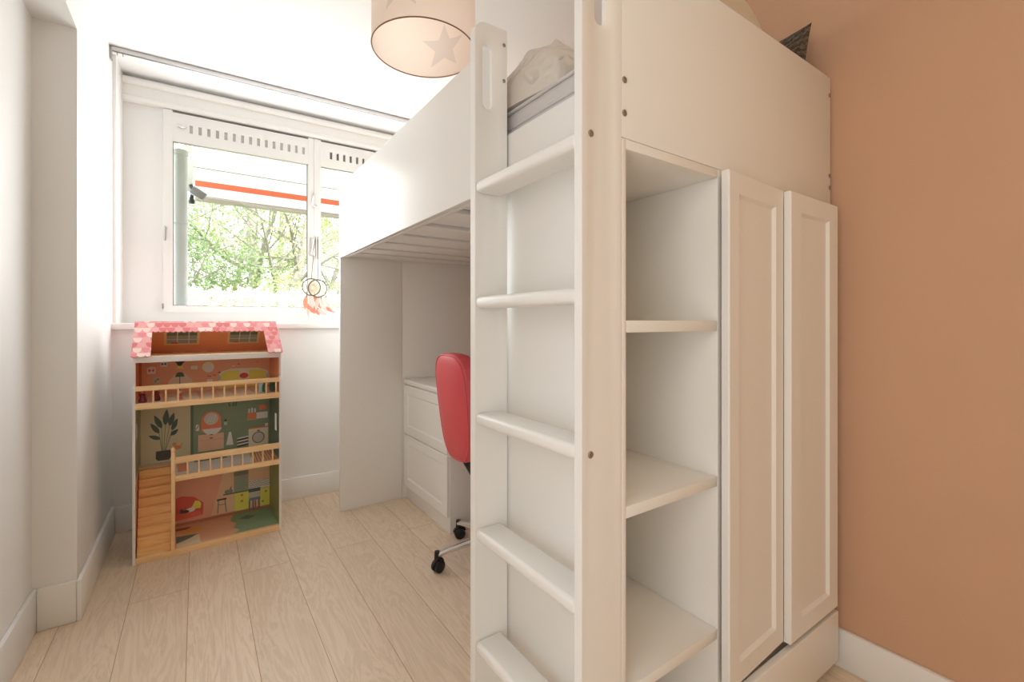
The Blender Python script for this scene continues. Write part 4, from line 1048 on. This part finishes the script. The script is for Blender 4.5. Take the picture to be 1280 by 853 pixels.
tree('slender leafy tree at the left of the window view, by the drainpipe', -0.45, 9.2, 3.5, 0.06, 0.36, 5000, M['leaf3'], 22, 1, 0.04, 0.15)
tree('pale spring tree standing left behind the forked tree', 0.35, 14.5, 6.5, 0.086, 0.45, 9000, M['leaf2'], 23, 1, 0.05, 0.18, 0.040)
tree('yellow-green tree right of the forked tree', 2.7, 12.8, 6.0, 0.079, 0.46, 9000, M['leaf1'], 24, 1, -0.06, 0.15, 0.038)
tree('branching tree seen through the right-hand window', 4.1, 12.0, 6.5, 0.094, 0.45, 9000, M['leaf2'], 25, 1, -0.05, 0.12, 0.038)
tree('distant bushy tree filling the gap behind the forked tree', 2.1, 17.5, 7.5, 0.115, 0.45, 9000, M['leaf1'], 26, 1, 0.0, 0.12, 0.050)
tree('distant pale tree at the far right behind the awning', 5.8, 17.0, 7.5, 0.108, 0.45, 9000, M['leaf2'], 27, 1, 0.0, 0.12, 0.048)

# leafy shrubs under the trees and the pale sunlit hedge in front
def shrub(label, x, y, rx, ry, hz, n_, mm, seed, ls=0.036):
    rnd = random.Random(seed); o_ = thing('garden_shrub', label, 'shrub', (x, y, -0.35), 0, 'shrubs behind the hedge')
    b = MB()
    for k in range(9):
        a = rnd.uniform(0, 2 * PI); b.tube([(x, y, -0.35), (x + .3 * rx * math.cos(a), y + .3 * ry * math.sin(a), hz * .45), (x + .7 * rx * math.cos(a), y + .7 * ry * math.sin(a), hz * rnd.uniform(.75, 1))], [0.03, 0.018, 0.006], 6)
    b.build('stems', M['bark'], o_)
    b = MB(); pts = []
    while len(pts) < n_:
        q = Vector((rnd.uniform(-1, 1), rnd.uniform(-1, 1), rnd.uniform(-1, 1)))
        if 0.35 < q.length < 1.0: pts.append((x + q.x * rx, y + q.y * ry, hz * .5 - .1 + q.z * hz * .55))
    leaves(b, pts, ls, rnd); b.build('foliage', mm, o_, smooth=0)
shrub('pale green shrub behind the hedge, under the forked tree', 1.25, 9.6, 0.95, 0.7, 2.0, 3600, M['leaf2'], 31)
shrub('dark ivy-green shrub beside the drainpipe in the window view', -0.28, 7.6, 0.28, 0.4, 2.0, 1300, M['leaf3'], 32, 0.045)
shrub('yellow-green shrub behind the hedge, right of the forked tree', 2.6, 9.8, 0.9, 0.7, 1.95, 3200, M['leaf1'], 33)
shrub('light green shrub left behind the hedge, between the drainpipe and the forked tree', 0.35, 9.4, 0.75, 0.6, 1.9, 2600, M['leaf1'], 34)
rnd = random.Random(40)
hd = thing('hedge', 'pale sunlit clipped hedge along the bottom of the window view', 'hedge', (1.5, 6.6, -0.35))
b = MB(); b.box(-4, 7, 6.35, 6.95, -0.35, 1.32, 0.08); b.build('hedge_core', M['hedge_core'], hd)
b = MB(); pts = []
for k in range(15000):
    f_ = rnd.random(); x_ = rnd.uniform(-4, 7)
    if f_ < .6: pts.append((x_, 6.33 + rnd.gauss(0, .04), rnd.uniform(0.1, 1.40)))
    else: pts.append((x_, rnd.uniform(6.3, 7.0), 1.37 + rnd.gauss(0, .05)))
leaves(b, pts, 0.045, rnd); b.build('hedge_foliage', M['blossom'], hd, smooth=0)

# ------------------------------------------------------------------ light
wd_ = bpy.data.worlds.new('overcast_sky'); S.world = wd_; wd_.use_nodes = True
nt = wd_.node_tree; nt.nodes.clear()
ow = nt.nodes.new('ShaderNodeOutputWorld'); bg = nt.nodes.new('ShaderNodeBackground')
bg.inputs[0].default_value = (0.93, 0.965, 1.0, 1); bg.inputs[1].default_value = 3.0
nt.links.new(bg.outputs[0], ow.inputs[0])

def light(name, typ, loc, energy, rot=(0, 0, 0), size=None, col=(1, 1, 1), sizey=None):
    d = bpy.data.lights.new(name, typ); d.energy = energy; d.color = col
    if typ == 'AREA':
        d.shape = 'RECTANGLE'; d.size = size; d.size_y = sizey or size
    elif typ == 'SUN': d.angle = size
    elif size is not None: d.shadow_soft_size = size
    o_ = bpy.data.objects.new(name, d); C.objects.link(o_); o_.location = loc; o_.rotation_euler = rot
    return o_
light('sunlight', 'SUN', (0, -5, 8), 6.0, (math.radians(42), 0, math.radians(18)), math.radians(2.0), (1.0, 0.95, 0.86))
p_ = light('window_portal', 'AREA', BK @ Vector((0.62, 0.44, 1.66)), 1.0, (-PI / 2, 0, math.atan(-0.03)), 1.62, sizey=1.2)
p_.data.cycles.is_portal = True
light('daylight_from_window', 'AREA', BK @ Vector((0.62, 0.19, 1.66)), 17.5, (-PI / 2, 0, math.atan(-0.03)), 1.5, (0.97, 0.99, 1.0), 1.05)

light('added_left_fill', 'AREA', (XN + 0.012, -0.12, 1.05), 8.0, (0, -PI / 2, 0), 1.9, (0.95, 0.98, 1.0), 1.0)  # unseen fill light added at the left to brighten the near bed unit
light('added_warm_fill', 'AREA', (0.75, -0.55, 2.37), 2.5, (0, 0, 0), 0.45, (1.0, 0.76, 0.46))  # unseen warm fill added behind the camera, tints the faces turned to it

light('pendant_bulb', 'POINT', (lx, ly, lz + 0.14), 0.35, size=0.05, col=(1.0, 0.93, 0.86))

# ------------------------------------------------------------------ camera and view
cam = bpy.data.cameras.new('camera'); co = bpy.data.objects.new('camera', cam); C.objects.link(co)
co.location = (0, 0, 1.06); co.rotation_euler = (PI / 2, 0, -0.6022)
cam.sensor_fit = 'HORIZONTAL'; cam.sensor_width = 36.0; cam.lens = 572.6 / 1280 * 36.0
cam.shift_y = -23.55 / 1280; cam.clip_start = 0.02; cam.clip_end = 200
S.camera = co
S.view_settings.view_transform = 'Standard'; S.view_settings.look = 'None'; S.view_settings.gamma = 1.0
S.view_settings.use_curve_mapping = False
S.view_settings.exposure = 0.64
S.cycles.use_denoising = True
S.cycles.max_bounces = 14; S.cycles.diffuse_bounces = 8; S.cycles.transparent_max_bounces = 12; S.cycles.glossy_bounces = 4
S.cycles.sample_clamp_indirect = 8.0; S.cycles.caustics_reflective = False; S.cycles.caustics_refractive = False
